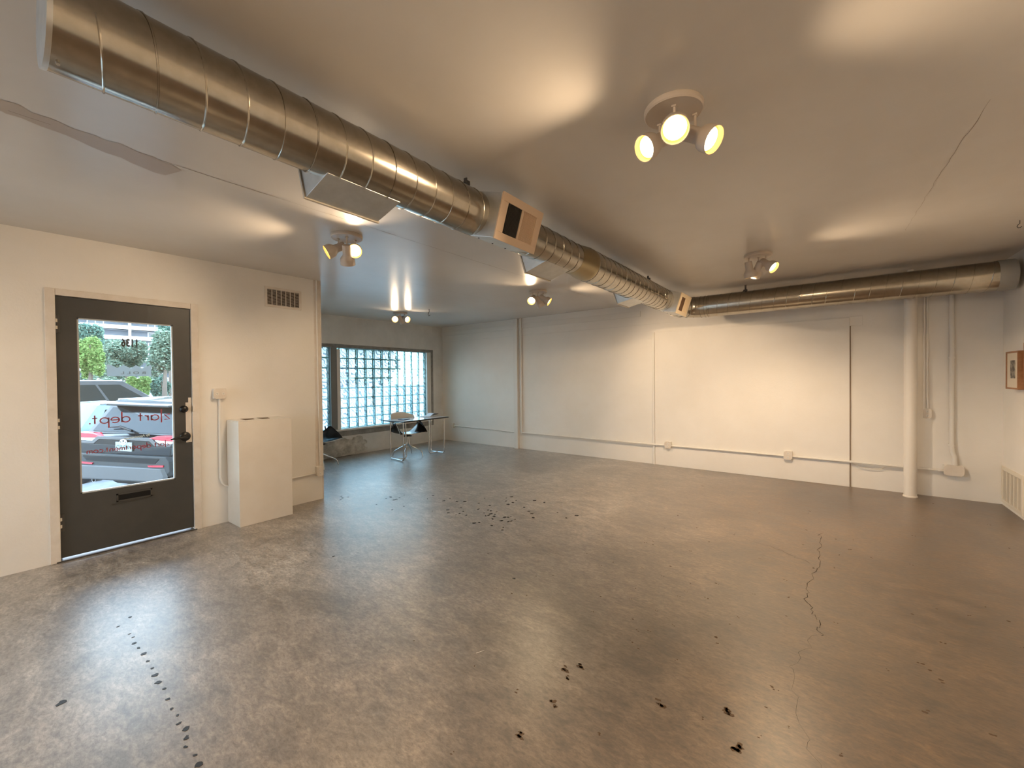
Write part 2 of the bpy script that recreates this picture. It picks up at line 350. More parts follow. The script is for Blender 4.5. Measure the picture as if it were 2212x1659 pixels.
# damaged stucco along the foot of the window wall
m = MB()
rng = random.Random(3)
def blob(m, cy, cz, ry, rz, th, n=26):
    ph = [rng.uniform(.75, 1.15) for _ in range(n)]
    r1 = [(cy + ry * ph[i] * math.cos(2 * math.pi * i / n), cz + rz * ph[i] * math.sin(2 * math.pi * i / n)) for i in range(n)]
    r1 = [(y, max(.001, z)) for y, z in r1]
    r2 = [(cy + (y - cy) * .93, max(.001, cz + (z - cz) * .93)) for y, z in r1]
    m.rings([[Vector((XG - .002, y, z)) for y, z in r1], [Vector((XG + th, y, z)) for y, z in r2]])
for cy, cz, ry, rz, th in [(4.05, .16, .30, .2, .03), (4.45, .19, .34, .17, .035), (4.86, .2, .22, .16, .03), (3.5, .18, .4, .2, .03), (4.66, .1, .4, .1, .05), (4.2, .07, .5, .08, .06)]: blob(m, cy, cz, ry, rz, th)
o = m.done('stucco_patch', brick_mat, ww); o['kind'] = 'stuff'

# ------------------------------------------------------------------ floor marks
def P(px, py, z=.0012):      # floor points measured once, given in metres below
    return (px, py, z)
def spots(name, lst, mm, par=fl, z=.0014):
    m = MB()
    for x, y, r in lst:
        n = 9; a0 = rng.uniform(0, 6)
        ex = rng.uniform(.55, 1); ang = rng.uniform(0, 3.1)
        pts = []
        for i in range(n):
            a = a0 + 2 * math.pi * i / n; rr = r * rng.uniform(.6, 1.2); u, v = rr * math.cos(a), rr * ex * math.sin(a)
            pts.append((x + u * math.cos(ang) - v * math.sin(ang), y + u * math.sin(ang) + v * math.cos(ang)))
        m.rings([[Vector((a, b, .0)) for a, b in pts], [Vector((a, b, z)) for a, b in pts]], cap0=False)
    o = m.done(name, mm, par); o['kind'] = 'stuff'; return o
line = [(-1.99, .537), (-2.05, .54), (-2.13, .53), (-2.18, .545), (-2.24, .56), (-2.3, .55), (-2.36, .56), (-2.43, .555), (-2.52, .56), (-2.62, .57), (-2.7, .565), (-2.78, .57), (-2.86, .575), (-2.95, .575), (-3.05, .58), (-3.14, .575), (-3.22, .57), (-3.3, .58), (-3.36, .575), (-3.52, .55), (-3.6, .62)]
sp = [(x, y, rng.uniform(.008, .017)) for x, y in line]
clusters = [(-4.38, 3.25, .25, 9), (-3.75, 3.5, .3, 10), (-3.07, 3.52, .3, 12), (-2.83, 3.42, .22, 13), (-3.1, 4.0, .4, 14), (-2.5, 3.9, .35, 9), (-5.0, 2.95, .1, 4)]
for cx, cy, s_, n in clusters:
    for _ in range(n): sp.append((cx + rng.gauss(0, s_ * .6), cy + rng.gauss(0, s_ * .5), rng.uniform(.008, .026)))
sp += [(-2.9, .25, .02), (-3.4, 1.9, .012), (-1.9, 2.5, .015)]
spots('tar_spots', sp, spot_mat)
pits = [(-1.086, 1.878, .03), (-1.026, 1.944, .028), (-1.05, 1.83, .022), (-.615, 1.938, .028), (-.347, 2.07, .035), (-1.013, 1.643, .028), (-1.032, 1.41, .03), (-.266, 1.884, .045), (-.9, 2.3, .014), (-.85, 2.25, .012), (-.75, 2.6, .014), (-.1, 1.8, .025), (-1.2, 1.6, .016), (.05, 2.1, .02), (.3, 2.2, .016), (.45, 2.9, .02), (.35, 2.6, .02), (-.2, 3.4, .02)]
pm = MB()
for x, y, r in pits + [(-.8 + rng.gauss(0, .9), 2.6 + rng.gauss(0, .9), .012) for _ in range(60)] + [(.2 + rng.gauss(0, 1.0), 4.0 + rng.gauss(0, 1.2), .016) for _ in range(40)]:
    for q in range(7 if r > .02 else 2):
        a0 = rng.uniform(2.2, 5.2) if r > .02 else rng.uniform(0, 6); rad = r * rng.uniform(.45, .95); cx, cy = x + rad * math.cos(a0), y + rad * .8 * math.sin(a0); rr = r * rng.uniform(.14, .34); n = 7
        ph = [rng.uniform(.5, 1.3) for _ in range(n)]; st_ = rng.uniform(.9, 2.0)
        pm.rings([[Vector((cx + rr * st_ * ph[i] * math.cos(2 * math.pi * i / n), cy + rr * ph[i] * math.sin(2 * math.pi * i / n), z)) for i in range(n)] for z in (0, .0013)], cap0=False)
o = pm.done('floor_pits', pit_mat, fl); o['kind'] = 'stuff'
def crack(name, pts, w, mm, par, z, seed=1, jit=.02, steps=8):
    rg = random.Random(seed); out = []
    for a, b in zip(pts, pts[1:]):
        for k in range(steps):
            t = k / steps; out.append((a[0] + (b[0] - a[0]) * t + rg.uniform(-jit, jit), a[1] + (b[1] - a[1]) * t + rg.uniform(-jit, jit)))
    out.append(pts[-1]); m = MB()
    def f():
        L = []
        for i, (x, y) in enumerate(out):
            a = out[max(0, i - 1)]; b = out[min(len(out) - 1, i + 1)]; d = Vector((b[0] - a[0], b[1] - a[1])).normalized(); n = Vector((-d.y, d.x)) * w * rg.uniform(.3, 1) / 2
            zz = z(y) if callable(z) else z
            L.append((m.bm.verts.new((x + n.x, y + n.y, zz)), m.bm.verts.new((x - n.x, y - n.y, zz))))
        for a, b in zip(L, L[1:]): m.bm.faces.new((a[0], a[1], b[1], b[0]))
    m._new(f); return m.done(name, mm, par)
crack('crack', [(-.06, 4.95), (-.06, 4.58), (-.05, 4.2), (-.12, 3.7), (-.12, 3.4), (-.06, 3.2), (-.03, 3.0)], .0055, crack_mat, fl, .0013, 2)
crack('crack', [(-.12, 4.1), (-.35, 4.3), (-.8, 4.45)], .003, crack_mat, fl, .0013, 5)
crack('crack', [(-.05, 3.0), (-.15, 2.6), (-.1, 2.2), (0, 1.9), (-.02, 1.6)], .0015, crack_mat, fl, .0013, 9)
crack('crack', [(-2.9, 2.6), (-2.2, 3.0), (-1.2, 3.3), (-.6, 3.3)], .0012, crack_mat, fl, .0013, 12, .04)
crack('crack', [(-1.55, 1.69), (-1.53, 1.73)], .005, white_paint, fl, .002, 4, .003, 3)
zc = lambda y: ZC(y) - .0012
crack('crack', [(.55, 5.1), (.553, 4.765), (.57, 3.8), (.60, 2.9)], .0028, ceil_crack, ce, zc, 6, .006, 14)
crack('crack', [(-3.0, -.2), (-3.02, 1.2), (-3.03, 3.0), (-3.04, 7.0)], .006, ceil_crack, ce, zc, 8, .004, 14)
crack('crack', [(-4.4, 2.8), (-4.35, 7.0)], .004, ceil_crack, ce, zc, 10, .004, 14)
# brownish scuffed strip on the ceiling left of the duct
scuff = mat('ceiling_scuff', (.46, .38, .31, 1), .38)
crack('water_stain', [(-2.99, -.1), (-2.98, .15), (-3.05, .45), (-3.14, .78)], .20, scuff, ce, zc, 3, .012, 6)

# ------------------------------------------------------------------ door
m = MB()
xo = XD + .018
m.box(XD - .2, xo, .405, .466, 0, 2.318, .004); m.box(XD - .2, xo, 1.399, 1.462, 0, 2.318, .004); m.box(XD - .2, xo, .4665, 1.3985, 2.262, 2.318, .004)
m.box(XD - .075, XD - .055, .46, .48, 0, 2.27); m.box(XD - .075, XD - .055, 1.385, 1.40, 0, 2.27); m.box(XD - .075, XD - .055, .46, 1.40, 2.245, 2.27)
door = struct(m.done('door_1', trim_paint), 'charcoal glazed entrance door in a worn cream frame')
m = MB(); dx0, dx1 = XD - .052, XD - .008; ya, yb, za, zb = .470, 1.396, .030, 2.258; gy0, gy1, gz0, gz1 = .592, 1.258, .55, 2.088
m.box(dx0, dx1, ya, gy0, za, zb); m.box(dx0, dx1, gy1, yb, za, zb); m.box(dx0, dx1, gy0, gy1, za, gz0); m.box(dx0, dx1, gy0, gy1, gz1, zb)
slab = m.done('door_slab', door_paint, door)
m = MB(); e = .012
for (a, b, c, d) in ((gy0, gy0 + e, gz0, gz1), (gy1 - e, gy1, gz0, gz1), (gy0, gy1, gz0, gz0 + e), (gy0, gy1, gz1 - e, gz1)): m.box(dx0 + .008, dx1 - .010, a, b, c, d)
m.done('glazing_bead', mat('zinc_bead', (.55, .58, .60, 1), .4), door)
m = MB(); m.box(XD - .034, XD - .028, gy0, gy1, gz0, gz1); m.done('door_glass', pane_mat, door)
m = MB(); m.box(XD - .2, XD + .02, .44, 1.42, 0, .012, .003); m.done('threshold', dark_steel, door)
for zc_ in (2.02, 1.175, .333):
    m = MB()
    for k in range(5):
        z = zc_ - .075 + k * .03; m.mi = k % 2
        m.tube([(XD + .004, .468, z + .001), (XD + .004, .468, z + .029)], .010, 10)
    m.mi = 0; m.box(XD - .006, XD + .003, .446, .492, zc_ - .072, zc_ + .072)
    m.done('hinge', [dark_steel, grille_white], door)
m = MB(); m.box(XD - .010, XD - .0065, 1.347, 1.396, .905, 1.31); m.box(XD - .010, XD - .0065, 1.37, 1.396, 1.31, 1.36); m.box(XD - .006, XD + .022, 1.399, 1.423, 1.215, 1.275, .004)
m.done('strike_plate', trim_paint, door)
m = MB(); r90 = dirrot((1, 0, 0)); m.lathe([(.036, 0), (.036, .008), (.028, .016), (.022, .03), (.024, .038), (.012, .044)], (XD - .008, 1.332, 1.245), r90, 20); m.done('deadbolt', black_metal, door, smooth=40)
m = MB(); m.lathe([(.046, 0), (.046, .008), (.036, .018), (.016, .022), (.014, .05)], (XD - .008, 1.338, .968), r90, 24)
m.tube([(XD + .038, 1.345, .968), (XD + .05, 1.32, .967), (XD + .05, 1.27, .962), (XD + .046, 1.21, .955)], [.014, .014, .010, .008], 10); m.done('lever_handle', black_metal, door, smooth=40)
m = MB(); m.box(XD - .012, XD - .002, .820, 1.072, .425, .437); m.box(XD - .012, XD - .002, .820, 1.072, .487, .499); m.box(XD - .012, XD - .002, .820, .832, .425, .499); m.box(XD - .012, XD - .002, 1.060, 1.072, .425, .499); m.mi = 1; m.box(XD - .011, XD - .007, .83, 1.062, .435, .489)
m.mi = 0; m.box(XD - .01, XD - .001, .79, 1.09, .412, .418)
m.done('mail_slot', [dark_steel, blackish], door)

# stroke lettering, applied to the outer face of the glass and read from the street
XT = XD - .0355
def arc(cx, cy, r, a0, a1, n=14, ry=None):
    ry = ry or r; return [(cx + r * math.cos(math.radians(a0 + (a1 - a0) * i / n)), cy + ry * math.sin(math.radians(a0 + (a1 - a0) * i / n))) for i in range(n + 1)]
G = {   # x-height 1
    'z': (.85, [[(.05, 1), (.8, 1), (.05, 0), (.8, 0)]]), '|': (.4, [[(.2, -.55), (.2, 2.1)]]),
    'a': (1.15, [arc(.5, .5, .5, 0, 360, 24), [(1, 0), (1, 1)]]), 'd': (1.15, [arc(.5, .5, .5, 0, 360, 24), [(1, 0), (1, 1.9)]]),
    'p': (1.15, [arc(.5, .5, .5, 0, 360, 24), [(0, 1), (0, -.85)]]), 'e': (1.1, [arc(.5, .5, .5, 0, 315, 22), [(0, .5), (1, .5)]]),
    'c': (1.0, [arc(.5, .5, .5, 45, 315, 20)]), 'o': (1.15, [arc(.5, .5, .5, 0, 360, 24)]),
    'r': (.65, [[(.1, 0), (.1, 1)], arc(.5, .55, .4, 180, 80, 8)]), 't': (.6, [[(.3, 0), (.3, 1.5)], [(0, 1), (.6, 1)]]),
    'n': (1.0, [[(.05, 0), (.05, 1)], arc(.43, .58, .38, 180, 0, 10) + [(.81, 0)]]),
    'm': (1.45, [[(.05, 0), (.05, 1)], arc(.35, .65, .3, 180, 0, 8) + [(.65, 0)], arc(.95, .65, .3, 180, 0, 8) + [(1.25, 0)]]),
    '.': (.35, [[(.1, .0), (.2, .0)]]), ' ': (.7, [])}
def ribbon(m, pts, w, fn, th):
    pts = [Vector(p) for p in pts]; L = []
    for i, p in enumerate(pts):
        a = pts[max(0, i - 1)]; b = pts[min(len(pts) - 1, i + 1)]; d = (b - a); d = d.normalized() if d.length > 1e-9 else Vector((1, 0)); n = Vector((-d.y, d.x)) * w / 2
        if i == 0: p = p - d * 0
        L.append((p + n, p - n))
    m.rings([[fn(*l, 0), fn(*r, 0), fn(*r, th), fn(*l, th)] for l, r in L])
def lettering(name, text, y_start, z_base, xh, total, w, mm, par):
    adv = sum(G[c][0] + .18 for c in text); s = total / adv; m = MB(); u = 0
    fn = lambda a, b, t: Vector((XT - t, y_start - a * s, z_base + b * xh))
    for c in text:
        for st in G[c][1]:
            if c == '.': ribbon(m, [(u + .1, 0), (u + .1, .2)], .2, fn, .0008)
            else: ribbon(m, [(u + a, b) for a, b in st], w, fn, .0008)
        u += G[c][0] + .18
    return m.done(name, mm, par)
lettering('window_lettering', 'z|art dept.', 1.228, 1.152, .050, .590, .19, red_vinyl, door)
lettering('window_lettering', 'z|art department.com', 1.220, .892, .026, .590, .26, red_vinyl, door)
def text_mesh(name, body, size, fn, mm, par, off=0.0, wide=1.0, ext=.0006):
    cu = bpy.data.curves.new(name, 'FONT'); cu.body = body; cu.size = size; cu.offset = off; cu.extrude = ext; cu.resolution_u = 3
    t = bpy.data.objects.new(name, cu); COL.objects.link(t); dg = bpy.context.evaluated_depsgraph_get(); me = bpy.data.meshes.new_from_object(t.evaluated_get(dg))
    bpy.data.objects.remove(t); bpy.data.curves.remove(cu)
    me.name = name; me.materials.clear(); me.materials.append(mm)
    for v in me.vertices: v.co = fn(v.co.x * wide, v.co.y, v.co.z)
    o = bpy.data.objects.new(name, me); COL.objects.link(o); o.parent = par; o.matrix_parent_inverse = wmat(par).inverted(); return o
text_mesh('street_number', '1136', .098, lambda x, y, z: Vector((XT - .0008 - z, 1.004 - x, 1.858 + y)), black_vinyl, door, off=.0045, wide=.64)
m = MB(); px = [(655, 1080), (760, 1100), (870, 1155), (1000, 1090), (1160, 1160), (1270, 1090), (1400, 1155), (1610, 1080), (1610, 1335), (660, 1335)]
poly = [(.778 + (a - 655) * .000327, 1.688 - (b - 1080) * .000431) for a, b in px]
m.prism(poly, lambda u, v, w: (XT - w, u, v), 0, .0006)
nt = frost.node_tree; tr_ = nt.nodes.new('ShaderNodeBsdfTranslucent'); tr_.inputs[0].default_value = (.50, .56, .60, 1); mxs = nt.nodes.new('ShaderNodeMixShader'); mxs.inputs[0].default_value = .7
nt.links.new(nt.nodes['Principled BSDF'].outputs[0], mxs.inputs[1]); nt.links.new(tr_.outputs[0], mxs.inputs[2]); nt.links.new(mxs.outputs[0], nt.nodes['Material Output'].inputs[0])
m.done('frosted_sign', frost, door)
text_mesh('sign_lettering', 'R O L L', .036, lambda x, y, z: Vector((XT + .0008 + z, 1.052 - x, 1.598 + y)), mat('grey_lettering', (.22, .25, .28, 1), .6), door, off=.0006, wide=1.55)
text_mesh('sign_lettering', 'By Appointment', .030, lambda x, y, z: Vector((XT - .0008 - z, 1.07 - x, 1.005 - x * .10 + y)), white_paint, door, off=.0006, wide=.95)

# ------------------------------------------------------------------ spiral ducts
def spiral(m, path_fn, s0, s1, r_fn, pitch, rib=.0035, n=28):
    turns = (s1 - s0) / pitch; N_ = int(turns * n) + 1; pts = []
    for i in range(N_):
        s = s0 + (s1 - s0) * i / (N_ - 1); a = -2 * math.pi * (s - s0) / pitch
        c, u, v = path_fn(s); pts.append(c + (u * math.cos(a) + v * math.sin(a)) * r_fn(s))
    m.tube(pts, rib, 5)
DX, DZ = -1.82, 2.588
def pathY(s): return Vector((DX, s, DZ)), Vector((1, 0, 0)), Vector((0, 0, 1))
def cyl_y(m, prof, n=48):
    m.rings([[Vector((DX + r * math.cos(2 * math.pi * i / n), y, DZ + r * math.sin(2 * math.pi * i / n))) for i in range(n)] for y, r in prof])
duct = thing('spiral_duct', 'long galvanised spiral duct hanging under the ceiling from upper left to the far elbow', 'duct', (DX, 1.0, DZ))
m = MB(); cyl_y(m, [(.158, .137), (2.02, .137)]); m.done('duct_section', duct_metal, duct, smooth=40)
m = MB(); cyl_y(m, [(.150, .1395), (.162, .1395), (.162, .1375)]); m.tube([(DX + .03, .178, DZ - .130), (DX + .035, .178, DZ - .140)], .005, 8); m.done('end_cap', duct_dull, duct, smooth=40)
m = MB(); spiral(m, pathY, .246, 1.98, lambda s: .1375, .131); m.done('spiral_seam', duct_metal, duct, smooth=60)
m = MB(); cyl_y(m, [(2.38, .131), (3.32, .131)]); m.done('duct_section', duct_metal, duct, smooth=40)
m = MB(); spiral(m, pathY, 2.42, 3.30, lambda s: .1315, .128); m.done('spiral_seam', duct_metal, duct, smooth=60)
m = MB(); cyl_y(m, [(3.28, .133), (3.34, .133), (3.50, .151), (3.56, .151)]); m.done('reducer', mat('brassy_sheet', (.36, .29, .17, 1), .3, metal=1), duct, smooth=30)
m = MB(); cyl_y(m, [(3.52, .149), (5.9, .149)]); m.done('duct_section', duct_metal, duct, smooth=40)
m = MB(); spiral(m, pathY, 3.56, 5.88, lambda s: .1495, .128); m.done('spiral_seam', duct_metal, duct, smooth=60)
D2Y, D2Z, RE = 6.735, 2.572, .30
m = MB(); rings = []; n = 48
def ring(c, t, r):
    u = Vector((0, 0, 1)); v = t.cross(u).normalized(); return [c + (v * math.cos(2 * math.pi * i / n) + u * math.sin(2 * math.pi * i / n)) * r for i in range(n)]
rings.append(ring(Vector((DX, 5.86, DZ)), Vector((0, 1, 0)), .149))
for k in range(10):
    a = math.pi / 2 * k / 9; c = Vector((DX + RE - RE * math.cos(a), D2Y - RE + RE * math.sin(a), DZ + (D2Z - DZ) * k / 9)); rings.append(ring(c, Vector((math.sin(a), math.cos(a), 0)), .149 + .008 * k / 9))
rings.append(ring(Vector((-1.397, D2Y, D2Z)), Vector((1, 0, 0)), .158)); m.rings(rings); elb = m.done('elbow', duct_metal, duct, smooth=25)
m = MB()
for k in (1, 3, 5, 7, 9):
    a = math.pi / 2 * k / 9; c = Vector((DX + RE - RE * math.cos(a), D2Y - RE + RE * math.sin(a), DZ + (D2Z - DZ) * k / 9)); rr = ring(c, Vector((math.sin(a), math.cos(a), 0)), .1515 + .008 * k / 9)
    m.tube(rr + [rr[0]], .004, 5)
for x in (-1.46, -1.42): rr = ring(Vector((x, D2Y, D2Z)), Vector((1, 0, 0)), .160); m.tube(rr + [rr[0]], .004, 5)
m.done('elbow_seam', duct_metal, elb, smooth=60)

def register(yc0, yc1, side, grille, dark_first, rr_, name):
    # saddle box on the duct's flank with a tilted face
    sg = side; P0 = lambda u, w: (DX + sg * u, w)
    top_in, top_out, bot_out, bot_in = (.03, DZ + rr_ * .98), (.250, DZ + .066), (.168, DZ - .190), (-.03, DZ - rr_ * .99)
    m = MB(); poly = [top_in, top_out, bot_out, bot_in]
    m.prism(poly, lambda u, v, w: (DX + sg * u, w, v), yc0, yc1)
    bx = m.done(name, duct_dull, duct, bev=.002)
    a = Vector((DX + sg * .250, yc0, DZ + .066)); d = Vector((DX + sg * .168, yc0, DZ - .190)); dn = (d - a); hgt = dn.length; dn.normalize()
    yv = Vector((0, 1, 0)); nrm = dn.cross(yv) * (-sg if dn.cross(yv).x * sg < 0 else 1); nrm = nrm if nrm.x * sg > 0 else -nrm
    W = yc1 - yc0
    def q(s, t, h=0): return a + yv * (s * W) + dn * (t * hgt) + nrm * h
    def slab_(m, s0, s1, t0, t1, h0, h1): m.rings([[q(s0, t0, h), q(s1, t0, h), q(s1, t1, h), q(s0, t1, h)] for h in (h0, h1)])
    m = MB(); slab_(m, -.02, 1.02, -.02, .16, .0, .012); slab_(m, -.02, 1.02, .84, 1.02, .0, .012); slab_(m, -.02, .13, .16, .84, .0, .012); slab_(m, .87, 1.02, .16, .84, .0, .012); slab_(m, .48, .52, .16, .84, .0, .011)
    g = m.done('grille_frame', grille, duct, bev=.0015)
    m = MB(); slab_(m, .13, .48, .16, .84, .0005, .002); m.done('grille_opening', dark_void if dark_first else brown_void, g)
    m = MB(); slab_(m, .52, .87, .16, .84, .0005, .002); m.done('grille_opening', grille, g)
    m = MB()
    for k in range(12): s = .13 + .35 * (k + .5) / 12; slab_(m, s - .003, s + .003, .16, .84, .002, .009)
    o = m.done('louvres', dark_steel if dark_first else mat('brown_louvre', (.16, .09, .05, 1), .6), g); o['kind'] = 'stuff'
    m = MB()
    for k in range(13): s = .52 + .35 * (k + .5) / 13; slab_(m, s - .006, s + .006, .16, .84, .002, .008)
    o = m.done('louvres', grille, g); o['kind'] = 'stuff'
    m = MB(); 
    for k in range(3): m.tube([(DX - .03 + sg * .03, yc0 + .05 + k * W / 3, DZ - rr_ - .002), (DX - .03 + sg * .03, yc0 + .05 + k * W / 3, DZ - rr_ - .010)], .006, 6)
    o = m.done('screws', blackish, bx); o['kind'] = 'stuff'
register(2.0, 2.42, 1, grille_cream, True, .137, 'register_box')
register(5.852, 6.33, 1, mat('pale_cream_enamel', (.78, .64, .44, 1), .4), False, .150, 'register_box')
register(1.0, 1.40, -1, grille_white, True, .137, 'register_box')
register(2.82, 3.20, -1, grille_white, True, .131, 'register_box')
register(4.70, 5.05, -1, grille_white, True, .149, 'register_box')
def hanger(x, y, zt, yaxis=True):
    m = MB(); z = ZC(y)
    m.box(x - .012, x + .012, y - .004, y + .004, zt, z - .0005); m.box(x - .02, x + .028, y - .012, y + .012, zt + .02, zt + .045); m.tube([(x + .02, y, zt + .035), (x + .02, y - .03, zt + .035)], .006, 6)
    return m.done('hanger_strap', dark_steel, duct)
hanger(DX - .0, 1.93, DZ + .13); hanger(DX, 5.27, DZ + .145)
duct2 = thing('spiral_duct', 'shorter galvanised spiral duct running along the far wall above the white column', 'duct', (0, D2Y, D2Z))
m = MB(); m.rings([ring(Vector((x, D2Y, D2Z)), Vector((1, 0, 0)), r) for x, r in ((-1.395, .158), (1.50, .158))]); m.done('duct_section', duct_metal, duct2, smooth=40)
m = MB(); m.rings([ring(Vector((x, D2Y, D2Z)), Vector((1, 0, 0)), r) for x, r in ((1.44, .1615), (1.565, .1615), (1.575, .155), (1.58, .12))]); m.done('end_cap', mat('grey_zinc_cap', (.42, .41, .38, 1), .55, metal=.4), duct2, smooth=40)
m = MB(); spiral(m, lambda s: (Vector((s, D2Y, D2Z)), Vector((0, 1, 0)), Vector((0, 0, 1))), -1.34, 1.46, lambda s: .1585, .140); m.done('spiral_seam', duct_metal, duct2, smooth=60)
m = MB(); z = ZC(D2Y); m.box(-.945, -.921, D2Y - .004, D2Y + .004, D2Z + .155, z - .0005); m.box(-.96, -.91, D2Y - .012, D2Y + .012, D2Z + .16, D2Z + .18); m.done('hanger_strap', dark_steel, duct2)

# ------------------------------------------------------------------ ceiling spot fixtures
bulb_mat = mat('glowing_bulb', (1, .9, .7, 1), .4, emit=((1, .84, .58, 1), 5))
inner_mat = mat('lit_reflector', (.55, .36, .10, 1), .4)
WARM = (1.0, .73, .46)
def head_mesh():
    m = MB(); n = 28
    m.lathe([(.012, -.170), (.032, -.168), (.036, -.160), (.036, -.088), (.042, -.074), (.054, -.060), (.060, -.045), (.062, .0), (.059, .0), (.057, -.030), (.050, -.034)], n=n, cap0=True, cap1=False)
    bmesh.ops.recalc_face_normals(m.bm, faces=m.bm.faces); me = bpy.data.meshes.new('spot_head'); m.bm.to_mesh(me); m.bm.free(); me.materials.append(lamp_white); me.materials.append(inner_mat)
    for p in me.polygons:
        p.use_smooth = True
        c = p.center
        if c.z > -.034 and math.hypot(c.x, c.y) < .0592: p.material_index = 1
    me.set_sharp_from_angle(angle=math.radians(40)); return me
def bulb_mesh():
    m = MB(); m.lathe([(.050, -.032), (.048, -.024), (.038, -.018), (.022, -.0145), (.006, -.0135)], n=24, cap0=True)
    bmesh.ops.recalc_face_normals(m.bm, faces=m.bm.faces); me = bpy.data.meshes.new('bulb'); m.bm.to_mesh(me); m.bm.free(); me.materials.append(bulb_mat)
    for p in me.polygons: p.use_smooth = True
    return me
HM, BMH = head_mesh(), bulb_mesh()
def fixture(cx, cy, heads, label):
    z = ZC(cy); t = thing('ceiling_spotlight', label, 'ceiling light', (cx, cy, z), 0, 'three-headed ceiling spotlights')
    m = MB(); m.lathe([(.128, 0), (.132, -.006), (.132, -.024), (.126, -.030), (.118, -.026), (.02, -.026)], (cx, cy, z), None, 36, False, True)
    m.done('canopy', lamp_white, t, smooth=35)
    for (px_, py_, d, power, dz) in heads:
        d = Vector(d).normalized(); piv = Vector((px_, py_, z - .105 - dz)); mouth = piv + d * .110
        m = MB(); m.tube([(px_, py_, z - .024), (px_, py_, z - .06 - dz), piv], .006, 8); m.box(px_ - .010, px_ + .010, py_ - .010, py_ + .010, z - .034, z - .024); m.done('stem', lamp_white if power else dark_steel, t, smooth=40)
        h = bpy.data.objects.new('spot_head', HM); COL.objects.link(h); h.parent = t; h.rotation_euler = d.to_track_quat('Z', 'Y').to_euler(); h.location = mouth - Vector((cx, cy, z))
        b = bpy.data.objects.new('bulb', BMH); COL.objects.link(b); b.parent = h
        ld = bpy.data.lights.new('spot_lamp', 'SPOT'); ld.energy = LAMP * power; ld.color = WARM; ld.spot_size = math.radians(128); ld.spot_blend = .6; ld.shadow_soft_size = .04
        lo = bpy.data.objects.new('spot_lamp', ld); COL.objects.link(lo); lo.parent = h; lo.rotation_euler = (math.pi, 0, 0); lo.location = (0, 0, .002)
fixture(-.58, 2.04, [(-.66, 2.09, (-.42, -.66, -.46), .8, 0), (-.56, 1.985, (.20, -.62, -.62), 1, 0), (-.50, 2.11, (.60, -.16, -.44), 1.2, .02)], 'nearest three-headed spotlight on the ceiling, all bulbs facing the room')
fixture(-3.353, 2.04, [(-3.42, 2.00, (-.35, -.72, -.45), .7, 0), (-3.345, 2.115, (.74, -.50, -.42), .8, .0), (-3.32, 2.02, (-.45, .35, -.85), .7, .05)], 'three-headed ceiling spotlight left of the duct above the door side')
fixture(-6.558, 5.09, [(-6.63, 5.03, (.70, -.62, -.30), .22, 0), (-6.56, 5.09, (.25, .5, -.80), .3, .0), (-6.50, 5.14, (.95, -.02, -.30), .22, 0)], 'farthest three-headed spotlight in front of the glass block window')
fixture(-3.403, 5.13, [(-3.47, 5.09, (.28, -.75, -.50), .8, 0), (-3.40, 5.12, (.25, .45, -.80), .6, .03), (-3.35, 5.19, (.72, .28, -.50), 1.7, .0)], 'three-headed ceiling spotlight between the far wall and the duct')
fixture(-.587, 5.09, [(-.67, 5.08, (.12, .20, -.94), 2.5, .02), (-.59, 5.13, (-.35, .35, -.62), 1.2, .02), (-.52, 5.10, (.62, -.28, -.52), 1.5, .0)], 'three-headed ceiling spotlight near the duct along the far wall')

fixture(-.6, -1.2, [(-.68, -1.2, (-.5, -.3, -.75), 1.3, 0), (-.56, -1.25, (.3, -.6, -.75), 1.3, 0), (-.54, -1.13, (.30, .85, -.40), 1.6, 0)], 'added unseen three-headed ceiling spotlight behind the camera for fill light')  # added fixture out of view, fills the right side and far wall
fixture(-3.4, -1.2, [(-3.48, -1.2, (-.6, -.1, -.7), 0.5, 0), (-3.36, -1.25, (.2, -.6, -.8), .7, 0), (-3.34, -1.13, (-.3, .5, -.75), .5, 0)], 'added unseen three-headed ceiling spotlight behind the camera on the door side for fill light')  # second added fixture out of view, weak fill on the door side
# ceiling hooks
def hook(x, y, label, s=1.0):
    z = ZC(y); pts = [(x, y, z), (x, y, z - .05 * s)] + [(x - .022 * s + .0 + .022 * s * math.cos(a), y, z - .075 * s - .022 * s * math.sin(a) * 1.0) for a in [math.radians(v) for v in range(-60, 215, 25)]]
    pts = [(x, y, z), (x, y, z - .045 * s), (x - .018 * s, y, z - .062 * s), (x - .026 * s, y, z - .085 * s), (x - .014 * s, y, z - .103 * s), (x + .006 * s, y, z - .103 * s), (x + .018 * s, y, z - .088 * s)]
    m = MB(); m.tube(pts, .0045 * s, 8); tag(m.done('ceiling_hook', dark_steel, smooth=50), label, 'hook')
hook(-5.807, 5.154, 'dark metal hook hanging from the ceiling right of the farthest spotlight', 1.2)
hook(1.285, 5.39, 'small dark hook on the ceiling at the right edge above the duct end', .6)

